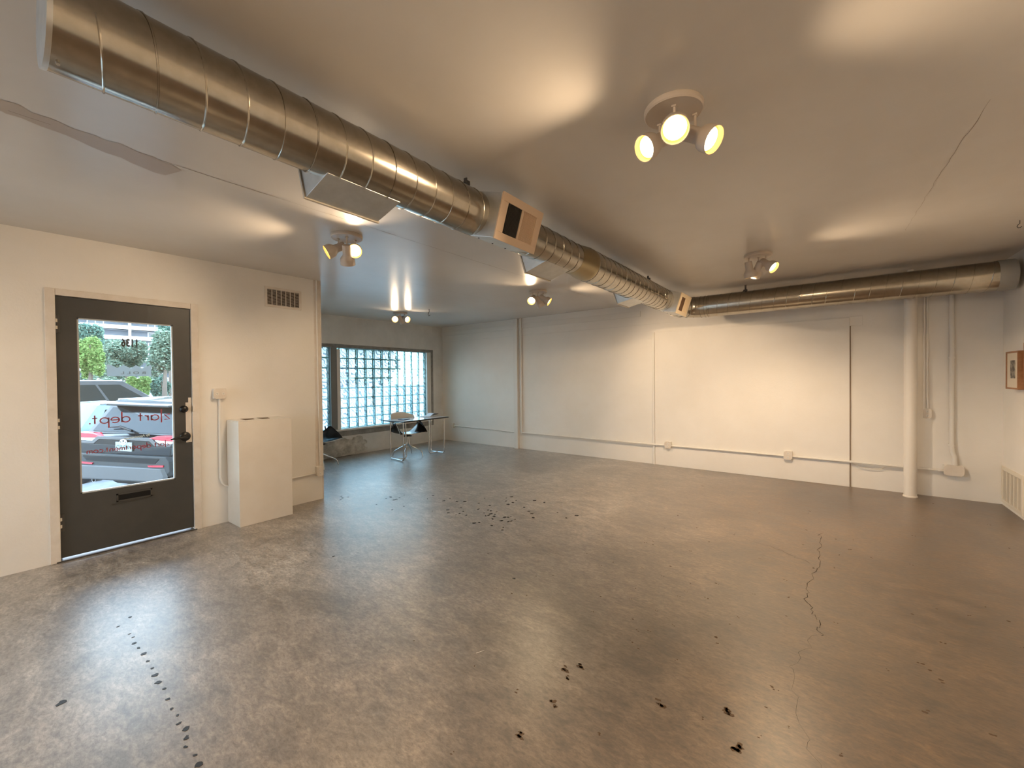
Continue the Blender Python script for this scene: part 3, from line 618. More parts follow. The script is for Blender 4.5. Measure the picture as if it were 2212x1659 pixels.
# ------------------------------------------------------------------ vents
def wall_vent(name, label, fn, w, h, cols, rows, frame, mmf, mmv, border, outer=None):
    # fn(u,v,d): u across, v up, d out of the wall
    def sb(m, u0, u1, v0, v1, d0, d1): m.rings([[Vector(fn(u, v, d)) for u, v in ((u0, v0), (u1, v0), (u1, v1), (u0, v1))] for d in (d0, d1)])
    t = thing(name, label, 'vent', fn(w / 2, 0, 0))
    m = MB(); sb(m, 0, w, 0, border, 0, .012); sb(m, 0, w, h - border, h, 0, .012); sb(m, 0, border, border, h - border, 0, .012); sb(m, w - border, w, border, h - border, 0, .012); m.done('vent_frame', mmf, t, bev=.002)
    m = MB(); sb(m, border, w - border, border, h - border, .0005, .0015); m.done('vent_opening', mmv, t)
    m = MB(); iw = w - 2 * border; ih = h - 2 * border
    for k in range(1, cols): sb(m, border + iw * k / cols - .003, border + iw * k / cols + .003, border, h - border, .0015, .011)
    m.done('vent_mullions', mmf, t)
    m = MB()
    for k in range(rows): v = border + ih * (k + .5) / rows; sb(m, border, w - border, v - ih / rows * frame / 2, v + ih / rows * frame / 2, .002, .007)
    o = m.done('vent_louvres', mmf, t); o['kind'] = 'stuff'; return t
wall_vent('wall_vent', 'painted air grille with dark slots high on the door wall', lambda u, v, d: (XD + d, 2.105 + u, 2.385 + v), .42, .235, 7, 13, .22, trim_paint, brown_void, .028)
m = MB(); m.box(XD, XD + .0004, 2.08, 2.55, 2.345, 2.655); m.done('paint_pad', wall_white, wl, bev=.002)
wall_vent('return_vent', 'large white louvred return grille low on the right wall', lambda u, v, d: (XR - d, 7.275 - u, .035 + v), .66, .42, 5, 30, .5, grille_white, mat('vent_grey', (.16, .12, .08, 1), .8), .04)

# ------------------------------------------------------------------ box pedestal by the door
pt = thing('display_plinth', 'tall plain white painted box standing against the door wall', 'plinth', (-5.02, 1.97, 0))
m = MB(); m.box(XD + .003, -4.855, 1.70, 2.235, 0, 1.098); m.done('plinth_body', mat('plinth_paint', (.80, .75, .68, 1), .4, noise=(4, (.76, .70, .62, 1))), pt, bev=.003)
m = MB(); m.box(XD + .003, -4.858, 1.703, 2.232, 1.0985, 1.106); m.done('plinth_lid', white_paint, pt, bev=.002)
m = MB()
for a, b, c, d in ((1.80, 1.92, -5.12, -4.95), (1.96, 2.06, -5.1, -4.92)): 
    m.rings([[Vector((c + (d - c) * u, a + (b - a) * v, 1.1065)) for u, v in ((0, .1), (1, 0), (.9, .8), (.3, 1))], [Vector((c + (d - c) * u, a + (b - a) * v, 1.109)) for u, v in ((0, .1), (1, 0), (.9, .8), (.3, 1))]])
m.done('peeling_chip', pit_mat, pt)

# ------------------------------------------------------------------ electrical: boxes and conduit
def outlet(name, label, fn, w, h, d, sockets=2, screws=True, cat='outlet', vertical=True):
    t = thing(name, label, cat, fn(0, 0, 0))
    def sb(m, u0, u1, v0, v1, d0, d1): m.rings([[Vector(fn(u, v, dd)) for u, v in ((u0, v0), (u1, v0), (u1, v1), (u0, v1))] for dd in (d0, d1)])
    m = MB(); sb(m, -w / 2, w / 2, -h / 2, h / 2, 0, d); m.done('box', white_paint, t, bev=.006)
    m = MB(); c = min(w, h) * .2
    pl = [(-w / 2 - .003 + c, -h / 2 - .003), (w / 2 + .003 - c, -h / 2 - .003), (w / 2 + .003, -h / 2 + c), (w / 2 + .003, h / 2 - c), (w / 2 + .003 - c, h / 2 + .003), (-w / 2 + c, h / 2 + .003), (-w / 2 - .003, h / 2 - c), (-w / 2 - .003, -h / 2 + c)]
    m.rings([[Vector(fn(u, v, dd)) for u, v in pl] for dd in (d, d + .004)]); cp = m.done('cover_plate', trim_paint, t, bev=.001)
    for k in range(sockets):
        o_ = (-.24 + .48 * k); u0, v0 = (0, o_ * h) if vertical else (o_ * w, 0)
        m = MB(); m.rings([[Vector(fn(u0 + .014 * math.cos(a), v0 + .016 * math.sin(a), dd)) for a in [2 * math.pi * i / 12 for i in range(12)]] for dd in (d + .004, d + .0055)])
        so_ = m.done('socket', white_paint, t)
        m = MB()
        for q_ in (-.005, .005): sb(m, u0 + q_ - .001, u0 + q_ + .001, v0 - .001, v0 + .006, d + .0056, d + .0062)
        sb(m, u0 - .002, u0 + .002, v0 - .009, v0 - .005, d + .0056, d + .0062); m.done('slot', blackish, so_)
    return t
FL = lambda x, z: (lambda u, v, d: (x + u, YL - d, z + v))
LP = XD
FD = lambda y, z: (lambda u, v, d: (XD + d, y + u, z + v))
outlet('junction_box', 'square painted outlet box on the door wall above the plinth', FD(1.633, 1.392), .115, .105, .05, 2, vertical=False)
outlet('outlet_box', 'beige outlet box at the corner where the door wall ends', FD(2.70, .372), .075, .12, .06, 2)
outlet('outlet_box', 'white outlet box low on the far wall beside the table', FL(-7.365, .385), .07, .11, .05, 2)
outlet('outlet_box', 'white outlet box on the baseboard conduit just right of the panel edge', FL(-2.172, .365), .10, .11, .07, 2)
outlet('outlet_box', 'white outlet box on the baseboard conduit at the middle of the panel', FL(-.463, .365), .10, .12, .07, 2)
outlet('outlet_box', 'white outlet box at waist height right of the column', FL(.985, 1.035), .07, .115, .05, 2)
outlet('junction_box', 'wide blank octagonal junction box low on the far wall right of the column', FL(1.215, .352), .17, .125, .06, 0, cat='junction box')
def conduit(label, pts, r, straps=(), extra=None):
    m = MB(); m.tube(pts, r, 12); o = tag(m.done('conduit', white_paint, smooth=45), label, 'conduit')
    for p_, ax in straps:
        s = MB()
        if ax == 'z': s.tube([(p_[0], p_[1], p_[2] - .012), (p_[0], p_[1], p_[2] + .012)], r * 1.35, 12)
        else: s.tube([(p_[0] - .012, p_[1], p_[2]), (p_[0] + .012, p_[1], p_[2])], r * 1.35, 12)
        s.done('coupling', white_paint, o, smooth=45)
    return o
yc = YL - .045
conduit('thin white conduit along the far wall from the table outlet to the pilaster', [(-7.32, YL - .022, .372), (-6.2, YL - .018, .362), (-5.46, YL - .018, .345)], .011)
conduit('white conduit along the far wall from the pilaster to the first box', [(-5.24, yc, .355), (-3.8, yc, .352), (-2.225, yc, .350)], .014, [((-3.1, yc, .352), 'x')])
conduit('white conduit between the two boxes of the far wall panel', [(-2.12, yc, .350), (-1.3, yc, .352), (-.52, yc, .350)], .014, [((-.72, yc, .351), 'x')])
conduit('white conduit passing behind the round column to the wide junction box', [(-.41, yc, .350), (.4, yc, .345), (1.128, yc, .338)], .014, [((.25, yc, .346), 'x'), ((1.09, yc, .338), 'x')])
conduit('thick vertical white conduit from the wide junction box up to the duct', [(1.222, yc, .418), (1.22, yc, .52), (1.200, yc + .006, .58), (1.198, YL - .03, .70), (1.195, YL - .03, 2.80)], .024, [((1.199, YL - .031, .66), 'z'), ((1.196, YL - .03, 1.72), 'z')])
conduit('pair of thin vertical conduits above the waist-high outlet, left one', [(.962, YL - .02, 1.095), (.960, YL - .02, 2.80)], .010)
conduit('pair of thin vertical conduits above the waist-high outlet, right one', [(.995, YL - .02, 1.095), (.988, YL - .02, 1.25), (.985, YL - .02, 2.80)], .010)
conduit('white conduit dropping from the square box and bending behind the plinth', [(XD + .024, 1.635, 1.338), (XD + .024, 1.632, 1.0), (XD + .024, 1.628, .50), (XD + .024, 1.640, .44), (XD + .024, 1.668, .405), (XD + .024, 1.695, .392), (XD + .0245, 1.699, .391)], .0125)
conduit('white conduit from behind the plinth to the corner outlet box', [(XD + .02, 2.238, .338), (XD + .02, 2.50, .342), (XD + .02, 2.660, .350)], .011)
conduit('slim painted conduit rising up the corner of the door wall', [(XD + .016, 2.722, .435), (XD + .016, 2.716, 1.5), (XD + .016, 2.712, ZC(2.7) - .002)], .009)
m = MB(); m.tube([(.26, YL - .02, .325), (.34, YL - .03, .285), (.45, YL - .03, .275), (.55, YL - .03, .285), (.61, YL - .02, .325)], .005, 8); tag(m.done('slack_cable', white_paint, smooth=50), 'slack white cable loop hanging under the conduit left of the column', 'cable')

# ------------------------------------------------------------------ column
m = MB(); m.lathe([(.070, 0), (.070, .012), (.0625, .02), (.0625, 2.772), (.03, 2.776), (.03, ZC(7.1) - .001)], (.815, 7.10, 0), None, 36); tag(m.done('round_column', mat('column_paint', (.78, .73, .66, 1), .4, bump=(20, .15, .004)), smooth=40), 'round white pipe column standing in front of the far wall', 'column')

# ------------------------------------------------------------------ framed pictures on the right wall
def picture(y0, y1, z0, z1, th, label, inner=True):
    t = thing('framed_picture', label, 'picture', (XR, (y0 + y1) / 2, z0)); xf = XR - th; b = .018
    m = MB(); m.box(xf, XR - .001, y0, y0 + b, z0, z1); m.box(xf, XR - .001, y1 - b, y1, z0, z1); m.box(xf, XR - .001, y0 + b, y1 - b, z0, z0 + b); m.box(xf, XR - .001, y0 + b, y1 - b, z1 - b, z1); m.done('picture_frame', wood, t, bev=.002)
    m = MB(); m.box(xf + .008, XR - .001, y0 + b, y1 - b, z0 + b, z1 - b); m.done('mount', mount_board, t)
    if inner:
        im = bpy.data.materials.new('grey_print'); im.use_nodes = True; nt = im.node_tree; p = nt.nodes['Principled BSDF']; n = nt.nodes.new('ShaderNodeTexNoise'); n.inputs['Scale'].default_value = 22; n.inputs['Detail'].default_value = 8
        g = nt.nodes.new('ShaderNodeNewGeometry'); nt.links.new(g.outputs['Position'], n.inputs['Vector']); r = nt.nodes.new('ShaderNodeValToRGB'); r.color_ramp.elements[0].position = .42; r.color_ramp.elements[1].position = .6
        r.color_ramp.elements[0].color = (.07, .06, .05, 1); r.color_ramp.elements[1].color = (.33, .30, .25, 1); nt.links.new(n.outputs['Fac'], r.inputs[0]); nt.links.new(r.outputs[0], p.inputs['Base Color'])
        m = MB(); m.box(xf + .006, xf + .0085, y0 + .10, y1 - .12, z0 + .115, z1 - .095); m.done('print', im, t)
picture(6.505, 6.865, 1.355, 1.755, .075, 'small wood framed picture on the right wall with a cream mount')
picture(6.02, 6.45, 1.45, 1.83, .05, 'dark framed picture cut off at the right edge', False)

# ------------------------------------------------------------------ table
tb = thing('work_table', 'white table on chrome tube trestles in front of the glass blocks', 'table', (-6.57, 5.48, 0))
cA, cB, cC = Vector((-6.83, 4.87, 0)), Vector((-6.26, 4.92, 0)), Vector((-6.30, 6.08, 0)); cD = cA + (cC - cB)
m = MB(); m.rings([[c + Vector((0, 0, z)) for c in (cA, cB, cC, cD)] for z in (.722, .742)]); m.done('table_top', table_top, tb, bev=.004)
m = MB()
for a, b in ((cA, cB), (cB, cC), (cC, cD), (cD, cA)): m.tube([a + Vector((0, 0, .732)), b + Vector((0, 0, .732))], .0125, 8)
m.done('edge_band', mat('black_edge', (.02, .02, .025, 1), .3), tb)
def bent(pts, r=.05, n=6):
    out = [Vector(pts[0])]
    for a, b, c in zip(pts, pts[1:], pts[2:]):
        a, b, c = Vector(a), Vector(b), Vector(c); u = (a - b).normalized(); v = (c - b).normalized(); p, q_ = b + u * r, b + v * r
        for k in range(n + 1): t = k / n; out.append(p.lerp(b, t).lerp(b.lerp(q_, t), t))
    out.append(Vector(pts[-1])); return out
def trestle(f1, f2, f3):
    f1, f2, f3 = Vector(f1), Vector(f2), Vector(f3); mid = (f1 + f2) / 2; up = Vector((0, 0, .72)); lo = Vector((0, 0, .022)); c = (f1 + f2 + f3) / 3
    t1, t2, t3 = f1.lerp(c, .02), f2.lerp(c, .02), f3.lerp(c, .12)
    m = MB(); m.tube(bent([t1 + up, f1 + lo, f2 + lo, t2 + up], .06), .0125, 10)
    for f in (f1, f2): m.tube([f.lerp(mid, .12) + Vector((0, 0, .010)), f.lerp(mid, .12) + Vector((0, 0, 0))], .012, 8)
    m.done('leg', chrome, tb, smooth=50)
    m = MB(); m.tube(bent([t3 + up, f3 + lo, mid + lo + Vector((0, 0, .004))], .06), .0125, 10); m.tube([f3.lerp(mid, .15) + Vector((0, 0, .01)), f3.lerp(mid, .15)], .012, 8); m.done('leg', chrome, tb, smooth=50)
trestle((-6.66, 4.90, 0), (-6.22, 4.86, 0), (-6.44, 5.10, 0))
trestle((-6.60, 5.86, 0), (-6.24, 5.90, 0), (-6.44, 5.66, 0))
# things on the table
m = MB(); zt = .744
m.rings([[Vector((x, y, z)) for x, y in ((-6.62, 5.05), (-6.49, 5.08), (-6.52, 5.26), (-6.66, 5.23))] for z in (zt, zt + .010)]); tag(m.done('notebook', blue_ink, bev=.001), 'small dark blue notebook lying on the left of the table', 'notebook')
m = MB(); m.rings([[Vector((x, y, z)) for x, y in ((-6.78, 5.72), (-6.55, 5.74), (-6.56, 6.0), (-6.79, 5.98))] for z in (zt, zt + .012)]); tag(m.done('paper_pad', paper, bev=.001), 'pale paper pad at the right end of the table', 'paper pad')
t = thing('open_folder', 'dark open folder resting on the pale pad at the table end', 'folder', (-6.67, 5.95, zt + .013))
m = MB(); m.rings([[Vector(p) for p in ((-6.74, 5.84, zt + .0135), (-6.58, 5.84, zt + .0135), (-6.58, 5.845, zt + .019), (-6.74, 5.845, zt + .019))], [Vector(p) for p in ((-6.74, 5.93, zt + .062), (-6.58, 5.93, zt + .062), (-6.58, 5.93, zt + .068), (-6.74, 5.93, zt + .068))]]); m.done('cover', paper, t)
m = MB(); m.rings([[Vector(p) for p in ((-6.74, 5.925, zt + .030), (-6.58, 5.925, zt + .030), (-6.58, 5.925, zt + .040), (-6.74, 5.925, zt + .040))], [Vector(p) for p in ((-6.74, 6.06, zt + .042), (-6.58, 6.06, zt + .042), (-6.58, 6.06, zt + .052), (-6.74, 6.06, zt + .052))]]); m.done('cover', blackish, t)

# ------------------------------------------------------------------ swag-leg armchairs: seat shell with arms, separate back shell, four bent legs
def shell(m, fu, nu, nv, th):
    g1 = [[fu(i / nu, j / nv) for i in range(nu + 1)] for j in range(nv + 1)]
    def nrm(j, i):
        a = g1[min(j + 1, nv)][i] - g1[max(j - 1, 0)][i]; b = g1[j][min(i + 1, nu)] - g1[j][max(i - 1, 0)]; n = b.cross(a)
        return n.normalized() if n.length > 1e-9 else Vector((0, 0, 1))
    g2 = [[g1[j][i] - nrm(j, i) * th for i in range(nu + 1)] for j in range(nv + 1)]
    def f():
        A = [[m.bm.verts.new(p) for p in r] for r in g1]; Bv = [[m.bm.verts.new(p) for p in r] for r in g2]
        for j in range(nv):
            for i in range(nu):
                q = m.bm.faces.new((A[j][i], A[j][i + 1], A[j + 1][i + 1], A[j + 1][i])); q.material_index = 0
                q = m.bm.faces.new((Bv[j][i], Bv[j + 1][i], Bv[j + 1][i + 1], Bv[j][i + 1])); q.material_index = 0
        for j in range(nv):
            for i in (0, nu): q = m.bm.faces.new((A[j][i], A[j + 1][i], Bv[j + 1][i], Bv[j][i])); q.material_index = 1
        for i in range(nu):
            for j in (0, nv): q = m.bm.faces.new((A[j][i], A[j][i + 1], Bv[j][i + 1], Bv[j][i])); q.material_index = 1
    f()
def chair_parts(t, thick=.012):
    M = Matrix.Translation(t.location) @ t.rotation_euler.to_matrix().to_4x4()
    # local: +x forward, y left
    def seat(u, v):
        y = (u - .5) * 2; w = .225 + .03 * v
        a = abs(y); arm = max(0, a - .62) / .38
        x = -.21 + .45 * v
        z = .445 + .03 * (v - .3) ** 2 + .012 * a * a
        prof = min(1, (.25 + v * 1.6)) * min(1, max(0, (1.0 - v) * 2.2)) ** .8
        rise = (arm ** 1.5) * .23 * prof
        return M @ Vector((x, y * w + (math.copysign(.045 * arm, y)), z + rise + (.02 if v < .2 else 0) * 0))
    m = MB(); shell(m, seat, 28, 18, thick)
    bmesh.ops.recalc_face_normals
    me = bpy.data.meshes.new('seat'); m.bm.to_mesh(me); m.bm.free()
    for mm in (black_pad, shell_white): me.materials.append(mm)
    for p in me.polygons: p.use_smooth = True
    o = bpy.data.objects.new('seat', me); COL.objects.link(o); o.parent = t; o.matrix_parent_inverse = wmat(t).inverted()
    def back(u, v):
        a = (u - .5) * math.radians(150); r = .265 - .01 * v; k = math.cos(a * .6)
        z = .66 + .20 * v * (k ** 1.3) - .03 * (1 - v) * (1 - k)
        return M @ Vector((-.06 - r * math.cos(a) * 1.02 - .05 * v, r * math.sin(a) * 1.02, z))
    m = MB(); shell(m, back, 24, 8, .010); me = bpy.data.meshes.new('back_shell'); m.bm.to_mesh(me); m.bm.free()
    for mm in (shell_white, shell_white): me.materials.append(mm)
    for p in me.polygons: p.use_smooth = True
    o = bpy.data.objects.new('back_shell', me); COL.objects.link(o); o.parent = t; o.matrix_parent_inverse = wmat(t).inverted()
    m = MB()
    for sy in (-1, 1):
        m = MB(); m.tube([M @ Vector((-.06, sy * .268, .60)), M @ Vector((-.08, sy * .270, .69))], .012, 8); m.done('back_bracket', black_metal, t, smooth=45)
    m = MB(); m.lathe([(.09, .400), (.09, .412), (.03, .43), (.03, .45)], M @ Vector((0, 0, 0)), None, 20); m.done('swivel_plate', black_metal, t, smooth=40)
    for k in range(4):
        a = math.radians(45 + 90 * k); d = Vector((math.cos(a), math.sin(a), 0))
        pts = bent([M @ (d * .02 + Vector((0, 0, .405))), M @ (d * .022 + Vector((0, 0, .235))), M @ (d * .275 + Vector((0, 0, .105))), M @ (d * .300 + Vector((0, 0, .004)))], .05)
        m = MB(); m.tube(pts, [.013] * (len(pts) - 8) + [.010] * 8, 10); m.tube([M @ (d * .3 + Vector((0, 0, .008))), M @ (d * .3)], .013, 8); m.done('leg', chrome, t, smooth=50)
c1 = thing('swivel_armchair', 'black and white shell armchair with bent chrome legs tucked behind the table', 'chair', (-6.64, 5.29, 0), math.radians(-8), 'shell armchairs')
chair_parts(c1)
c2 = thing('swivel_armchair', 'black and white shell armchair half hidden behind the end of the door wall', 'chair', (-7.08, 3.74, 0), math.radians(28), 'shell armchairs')
chair_parts(c2)

# ------------------------------------------------------------------ outside: pavement, street
GZ = -.42
m = MB(); m.rings([[(-5.36, y, -.03), (-9.05, y, -.30), (-9.05, y, -.62), (-5.36, y, -.62)] for y in (-14, YE - .2)]); m.rings([[(-7.94, y, -.215), (-9.05, y, -.30), (-9.05, y, -.62), (-7.94, y, -.62)] for y in (YE - .2, 24)])
struct(m.done('sidewalk', mat('pale_sidewalk', (.58, .57, .54, 1), .8, noise=(3, (.68, .67, .64, 1)))), 'pale concrete sidewalk outside the door')
m = MB(); m.box(-165, -9.05, -90, 110, GZ - .2, GZ); struct(m.done('street', mat('asphalt', (.20, .20, .20, 1), .9, noise=(6, (.27, .27, .27, 1)))), 'grey asphalt street and parking')

m = MB(); m.box(-9.0, 14, -60, YB - .21, -.2, -.05); struct(m.done('yard', MATS['asphalt']), 'paved yard behind the building')
# ------------------------------------------------------------------ vehicles
def paint(name, col, rough=.15): return mat(name, col, rough, coat=.25)
car_glass = mat('car_glass', (.02, .025, .03, 1), .05, spec=.3)
side_glass = mat('dark_side_glass', (.004, .006, .005, 1), .1, spec=.10)
tyre = mat('tyre_rubber', (.015, .015, .016, 1), .8)
alloy = mat('alloy_wheel', (.45, .46, .48, 1), .3, metal=1)
grey_plastic = mat('grey_bumper_plastic', (.022, .024, .026, 1), .6)
silver_plastic = mat('silver_skid_plate', (.075, .075, .078, 1), .5)
lamp_red = mat('red_lamp_lens', (.60, .015, .03, 1), .12, coat=1)
lamp_clear = mat('clear_lamp_lens', (.75, .75, .76, 1), .12)
white_gloss = mat('white_plate', (.26, .28, .28, 1), .5)
def car(label, loc, heading, L, W, H, body, sedan=False, extra=None, roll=0, belt=.60):
    t = thing('car', label, 'car', loc, 0, None, rot=(0, 0, 0)); M = Matrix.Translation(loc) @ Matrix.Rotation(heading, 4, 'Z') @ Matrix.Rotation(roll, 4, 'X'); hw = W / 2; k = L / 4.6; bz = H * belt
    def sec(x, zb, zt, w): return [M @ Vector((x * k, y * w, z)) for y, z in ((-.9, zb), (-1, zb + .10), (-1, (zb + zt) / 2), (-.985, zt - .10), (-.90, zt - .015), (-.5, zt), (0, zt + .01), (.5, zt), (.90, zt - .015), (.985, zt - .10), (1, (zb + zt) / 2), (1, zb + .10), (.9, zb))]
    hood = bz - .03
    m = MB(); m.rings([sec(.05, .42, bz - .04, hw * .90), sec(.12, .36, bz, hw * .96), sec(.45, .30, bz + .01, hw), sec(1.2, .28, bz, hw), sec(3.2, .28, bz - .01, hw), sec(3.9, .30, hood - .03, hw * .98), sec(4.4, .34, hood - .12, hw * .92), sec(4.6, .42, hood - .24, hw * .78)])
    m.done('car_body', body, t, smooth=30)
    # greenhouse
    x0b, x1b, x0t, x1t = (.75, 3.5, 1.35, 2.55) if sedan else (.12, 3.45, .42, 2.45)
    st = [(x0b, 0), (x0t, 1), (x0t + .5, 1.02), ((x0t + x1t) / 2, 1.04), (x1t, 1.0), (x1b, 0)]
    def gl(x, h, ww): z = bz - .03 + (H - bz + .03) * h; w = hw * (.93 - .20 * h) * ww; return [M @ Vector((x * k, y * w, z2)) for y, z2 in ((-1, z), (-.9, z + .028 * h), (0, z + .04 * h), (.9, z + .028 * h), (1, z))]
    m = MB()
    def f():
        top = [[m.bm.verts.new(p) for p in gl(x, h, 1)] for x, h in st]; base = [[m.bm.verts.new(M @ Vector((x * k, y * hw * .93, bz - .03))) for y in (-1, -.9, 0, .9, 1)] for x, h in st]
        for a, b in zip(top, top[1:]):
            for i in range(4): m.bm.faces.new((a[i], a[i + 1], b[i + 1], b[i]))
        for j in range(len(st) - 1):
            for i in (0, 4):
                q = [top[j][i], top[j + 1][i], base[j + 1][i], base[j][i]]
                try: m.bm.faces.new(q)
                except ValueError: pass
    m._new(f); bmesh.ops.remove_doubles(m.bm, verts=m.bm.verts, dist=.0005); m.done('car_roof', body, t, smooth=30)
    # side windows
    for sy in (-1, 1):
        hts = [(.06, .16), (.84, .84)]
        def wp(x, h, off=.008): z = bz - .03 + (H - bz + .03) * h; w = hw * (.93 - .20 * h) + off; return M @ Vector((x * k, sy * w, z))
        segs = [(x0b + .45, x0t + .12, x0b + 1.0, x0t + .62), (x0b + 1.06, x0t + .68, x0b + 1.95, x0t + 1.36), (x0b + 2.02, x0t + 1.42, x1b - .30, x1t - .06)]
        for a, b, c, d in segs:
            d = min(d, x1t - .05); b = min(b, d - .05)
            m = MB(); m.rings([[wp(a, .10, o_), wp(c, .10, o_), wp(d, .86, o_), wp(b, .86, o_)] for o_ in (-.004, .008)]); m.done('side_window', side_glass, t)
        m = MB(); m.obox(M @ Vector((x1b * k - .32, sy * (hw + .07), bz + .08)), .16, .20, .14, M.to_3x3()); m.done('mirror', body, t, bev=.03)
        m = MB(); m.tube([M @ Vector((x * k, sy * (hw * .70), H + .035)) for x in (x0t + .05, x0t + .3, x1t - .3, x1t)], .016, 8); m.done('roof_rail', alloy, t)
        for wx in (.85, 3.72):
            R = (M.to_3x3() @ dirrot((0, sy, 0))); c = M @ Vector((wx * k, sy * (hw - .22), .34)); wl_ = MB()
            wl_.lathe([(.20, 0), (.33, 0), (.345, .03), (.345, .19), (.33, .225), (.24, .228)], c, R, 28); wo_ = wl_.done('wheel', tyre, t, smooth=40)
            wl_ = MB(); wl_.lathe([(.24, .20), (.24, .232), (.20, .222), (.06, .226), (.05, .236)], c, R, 28); wl_.done('hub_cap', alloy, wo_, smooth=30)
    if not sedan:
        q = lambda y, h, off: M @ Vector(((x0b + (x0t - x0b) * h) * k - off, y * hw * (.93 - .20 * h), bz - .03 + (H - bz + .03) * h))
        m = MB(); m.rings([[q(-.90, .10, o_), q(.90, .10, o_), q(.88, .84, o_), q(-.88, .84, o_)] for o_ in (0, .012)]); m.done('rear_window', car_glass, t)
    if extra: extra(t, M, hw, bz, H)
    return t
def suv_rear(t, M, hw, bz, H):
    V = lambda x, y, z: M @ Vector((x, y, z))
    def pz(m, poly, x0, x1, sx_=1): m.rings([[V(x, y, z) for y, z in poly] for x in (x0, x1)])
    # spoiler, wiper
    m = MB(); m.rings([[V(.20, -.58, H - .02), V(.20, .58, H - .02), V(.20, .60, H - .055), V(.20, -.60, H - .055)], [V(.52, -.66, H + .02), V(.52, .66, H + .02), V(.52, .66, H - .04), V(.52, -.66, H - .04)]]); m.done('spoiler', MATS['black_car_paint'], t, bev=.01)
    m = MB(); m.tube([V(.10, -.02, bz + .06), V(.13, .24, bz + .12), V(.12, .44, bz + .10)], [.02, .018, .008], 8); m.done('wiper', blackish, t)
    # tail lamps
    for s in (-1, 1):
        m = MB(); pz(m, [(s * .42, bz - .045), (s * .60, bz + .005), (s * .92, bz + .01), (s * .925, bz - .10), (s * .86, bz - .075), (s * .58, bz - .065)], .0, .16); m.done('tail_lamp', lamp_red, t, bev=.006)
        m = MB(); pz(m, [(s * .50, bz - .067), (s * .86, bz - .078), (s * .84, bz - .125), (s * .62, bz - .125)], .01, .14); m.done('reverse_lamp', lamp_clear, t, bev=.005)
        m = MB(); m.rings([[V(.0, s * .925, bz + .01), V(.34, s * .935, bz - .02), V(.30, s * .935, bz - .06), V(.24, s * .935, bz - .16), (V(.0, s * .925, bz - .09))], [V(.0, s * .90, bz + .01), V(.34, s * .90, bz - .02), V(.30, s * .90, bz - .06), V(.24, s * .90, bz - .16), V(.0, s * .90, bz - .09)]]); m.done('tail_lamp', lamp_red, t)
        m = MB(); pz(m, [(s * .50, .585), (s * .78, .60), (s * .78, .57), (s * .52, .56)], -.075, -.03); m.done('reflector', lamp_red, t)
    # pale garnish framing the dark centre strip
    m = MB(); pz(m, [(-.60, bz - .125), (-.50, bz - .04), (.50, bz - .04), (.60, bz - .125), (.86, bz - .13), (.84, bz - .165), (.56, bz - .165), (.46, bz - .085), (-.46, bz - .085), (-.56, bz - .165), (-.84, bz - .165), (-.86, bz - .13)], -.015, .06); m.done('garnish', silver_plastic, t, bev=.004)
    m = MB(); pz(m, [(-.47, bz - .09), (.47, bz - .09), (.56, bz - .17), (-.56, bz - .17)], -.005, .06); m.done('trunk_strip', blackish, t)
    m = MB(); pz(m, [(-.84, bz - .17), (.84, bz - .17), (.82, .70), (-.82, .70)], .005, .08); m.done('tailgate', MATS['black_car_paint'], t, bev=.01)
    # round emblem of three crossing ellipses
    m = MB(); ec = bz - .115
    for (rx, rz, oy, oz) in ((.062, .043, 0, 0), (.026, .041, 0, 0), (.045, .018, 0, .017)):
        pts = [V(-.022, oy + rx * math.cos(a), ec + oz + rz * math.sin(a)) for a in [2 * math.pi * i / 28 for i in range(29)]]; m.tube(pts, .0065, 6)
    m.done('emblem', lamp_clear, t, smooth=60)
    m = MB(); pz(m, [(-.1525, .79), (.1525, .79), (.1525, .942), (-.1525, .942)], -.02, .02); pl = m.done('license_plate', white_gloss, t, bev=.004)
    text_mesh('plate_lettering', 'CLR C40', .085, lambda x, y, z: V(-.0212 - z, .132 - x, .832 + y), mat('plate_green', (.03, .10, .08, 1), .5), pl, off=.001, wide=.74)
    # bumper
    m = MB(); m.rings([[V(x, y, z) for y, z in ((-.93 * a, .66), (-.86 * a, .735), (.86 * a, .735), (.93 * a, .66), (.95 * a, .50), (.84 * a, .40), (-.84 * a, .40), (-.95 * a, .50))] for x, a in ((.22, 1.0), (.0, .99), (-.06, .93))]); m.done('bumper', grey_plastic, t, bev=.01)
    m = MB(); pz(m, [(-.70, .70), (.70, .70), (.62, .615), (-.62, .615)], -.066, -.05); m.done('bumper_inset', blackish, t)
    m = MB(); m.rings([[V(-.055, y, z) for y, z in ((-.80, .55), (.80, .55), (.86, .40), (.74, .30), (-.74, .30), (-.86, .40))], [V(-.085, y, z) for y, z in ((-.74, .535), (.74, .535), (.80, .41), (.70, .325), (-.70, .325), (-.80, .41))]]); m.done('skid_plate', silver_plastic, t, bev=.008)
    m = MB(); R = M.to_3x3() @ dirrot((-1, 0, 0)); m.lathe([(.035, -.12), (.035, 0), (.028, 0), (.026, -.1)], V(-.04, .52, .285), R, 16); m.done('exhaust', alloy, t)
    m = MB(); m.rings([[V(.15, y, .34), V(.15, y, .20), V(.6, y, .20), V(.6, y, .34)] for y in (-.5, .3)]); m.done('underbody', blackish, t)
blk_p = paint('black_car_paint', (.0035, .004, .005, 1)); 
car('black compact SUV with red tail lamps parked outside the door', (-9.42, 1.58, GZ), math.radians(122), 4.6, 1.86, 1.58, blk_p, False, suv_rear, roll=math.radians(2.2), belt=.672)
car('light blue low car parked left behind the black SUV', (-11.75, .15, GZ), math.radians(120), 4.5, 1.80, 1.47, paint('pale_blue_car_paint', (.08, .15, .19, 1)), True)

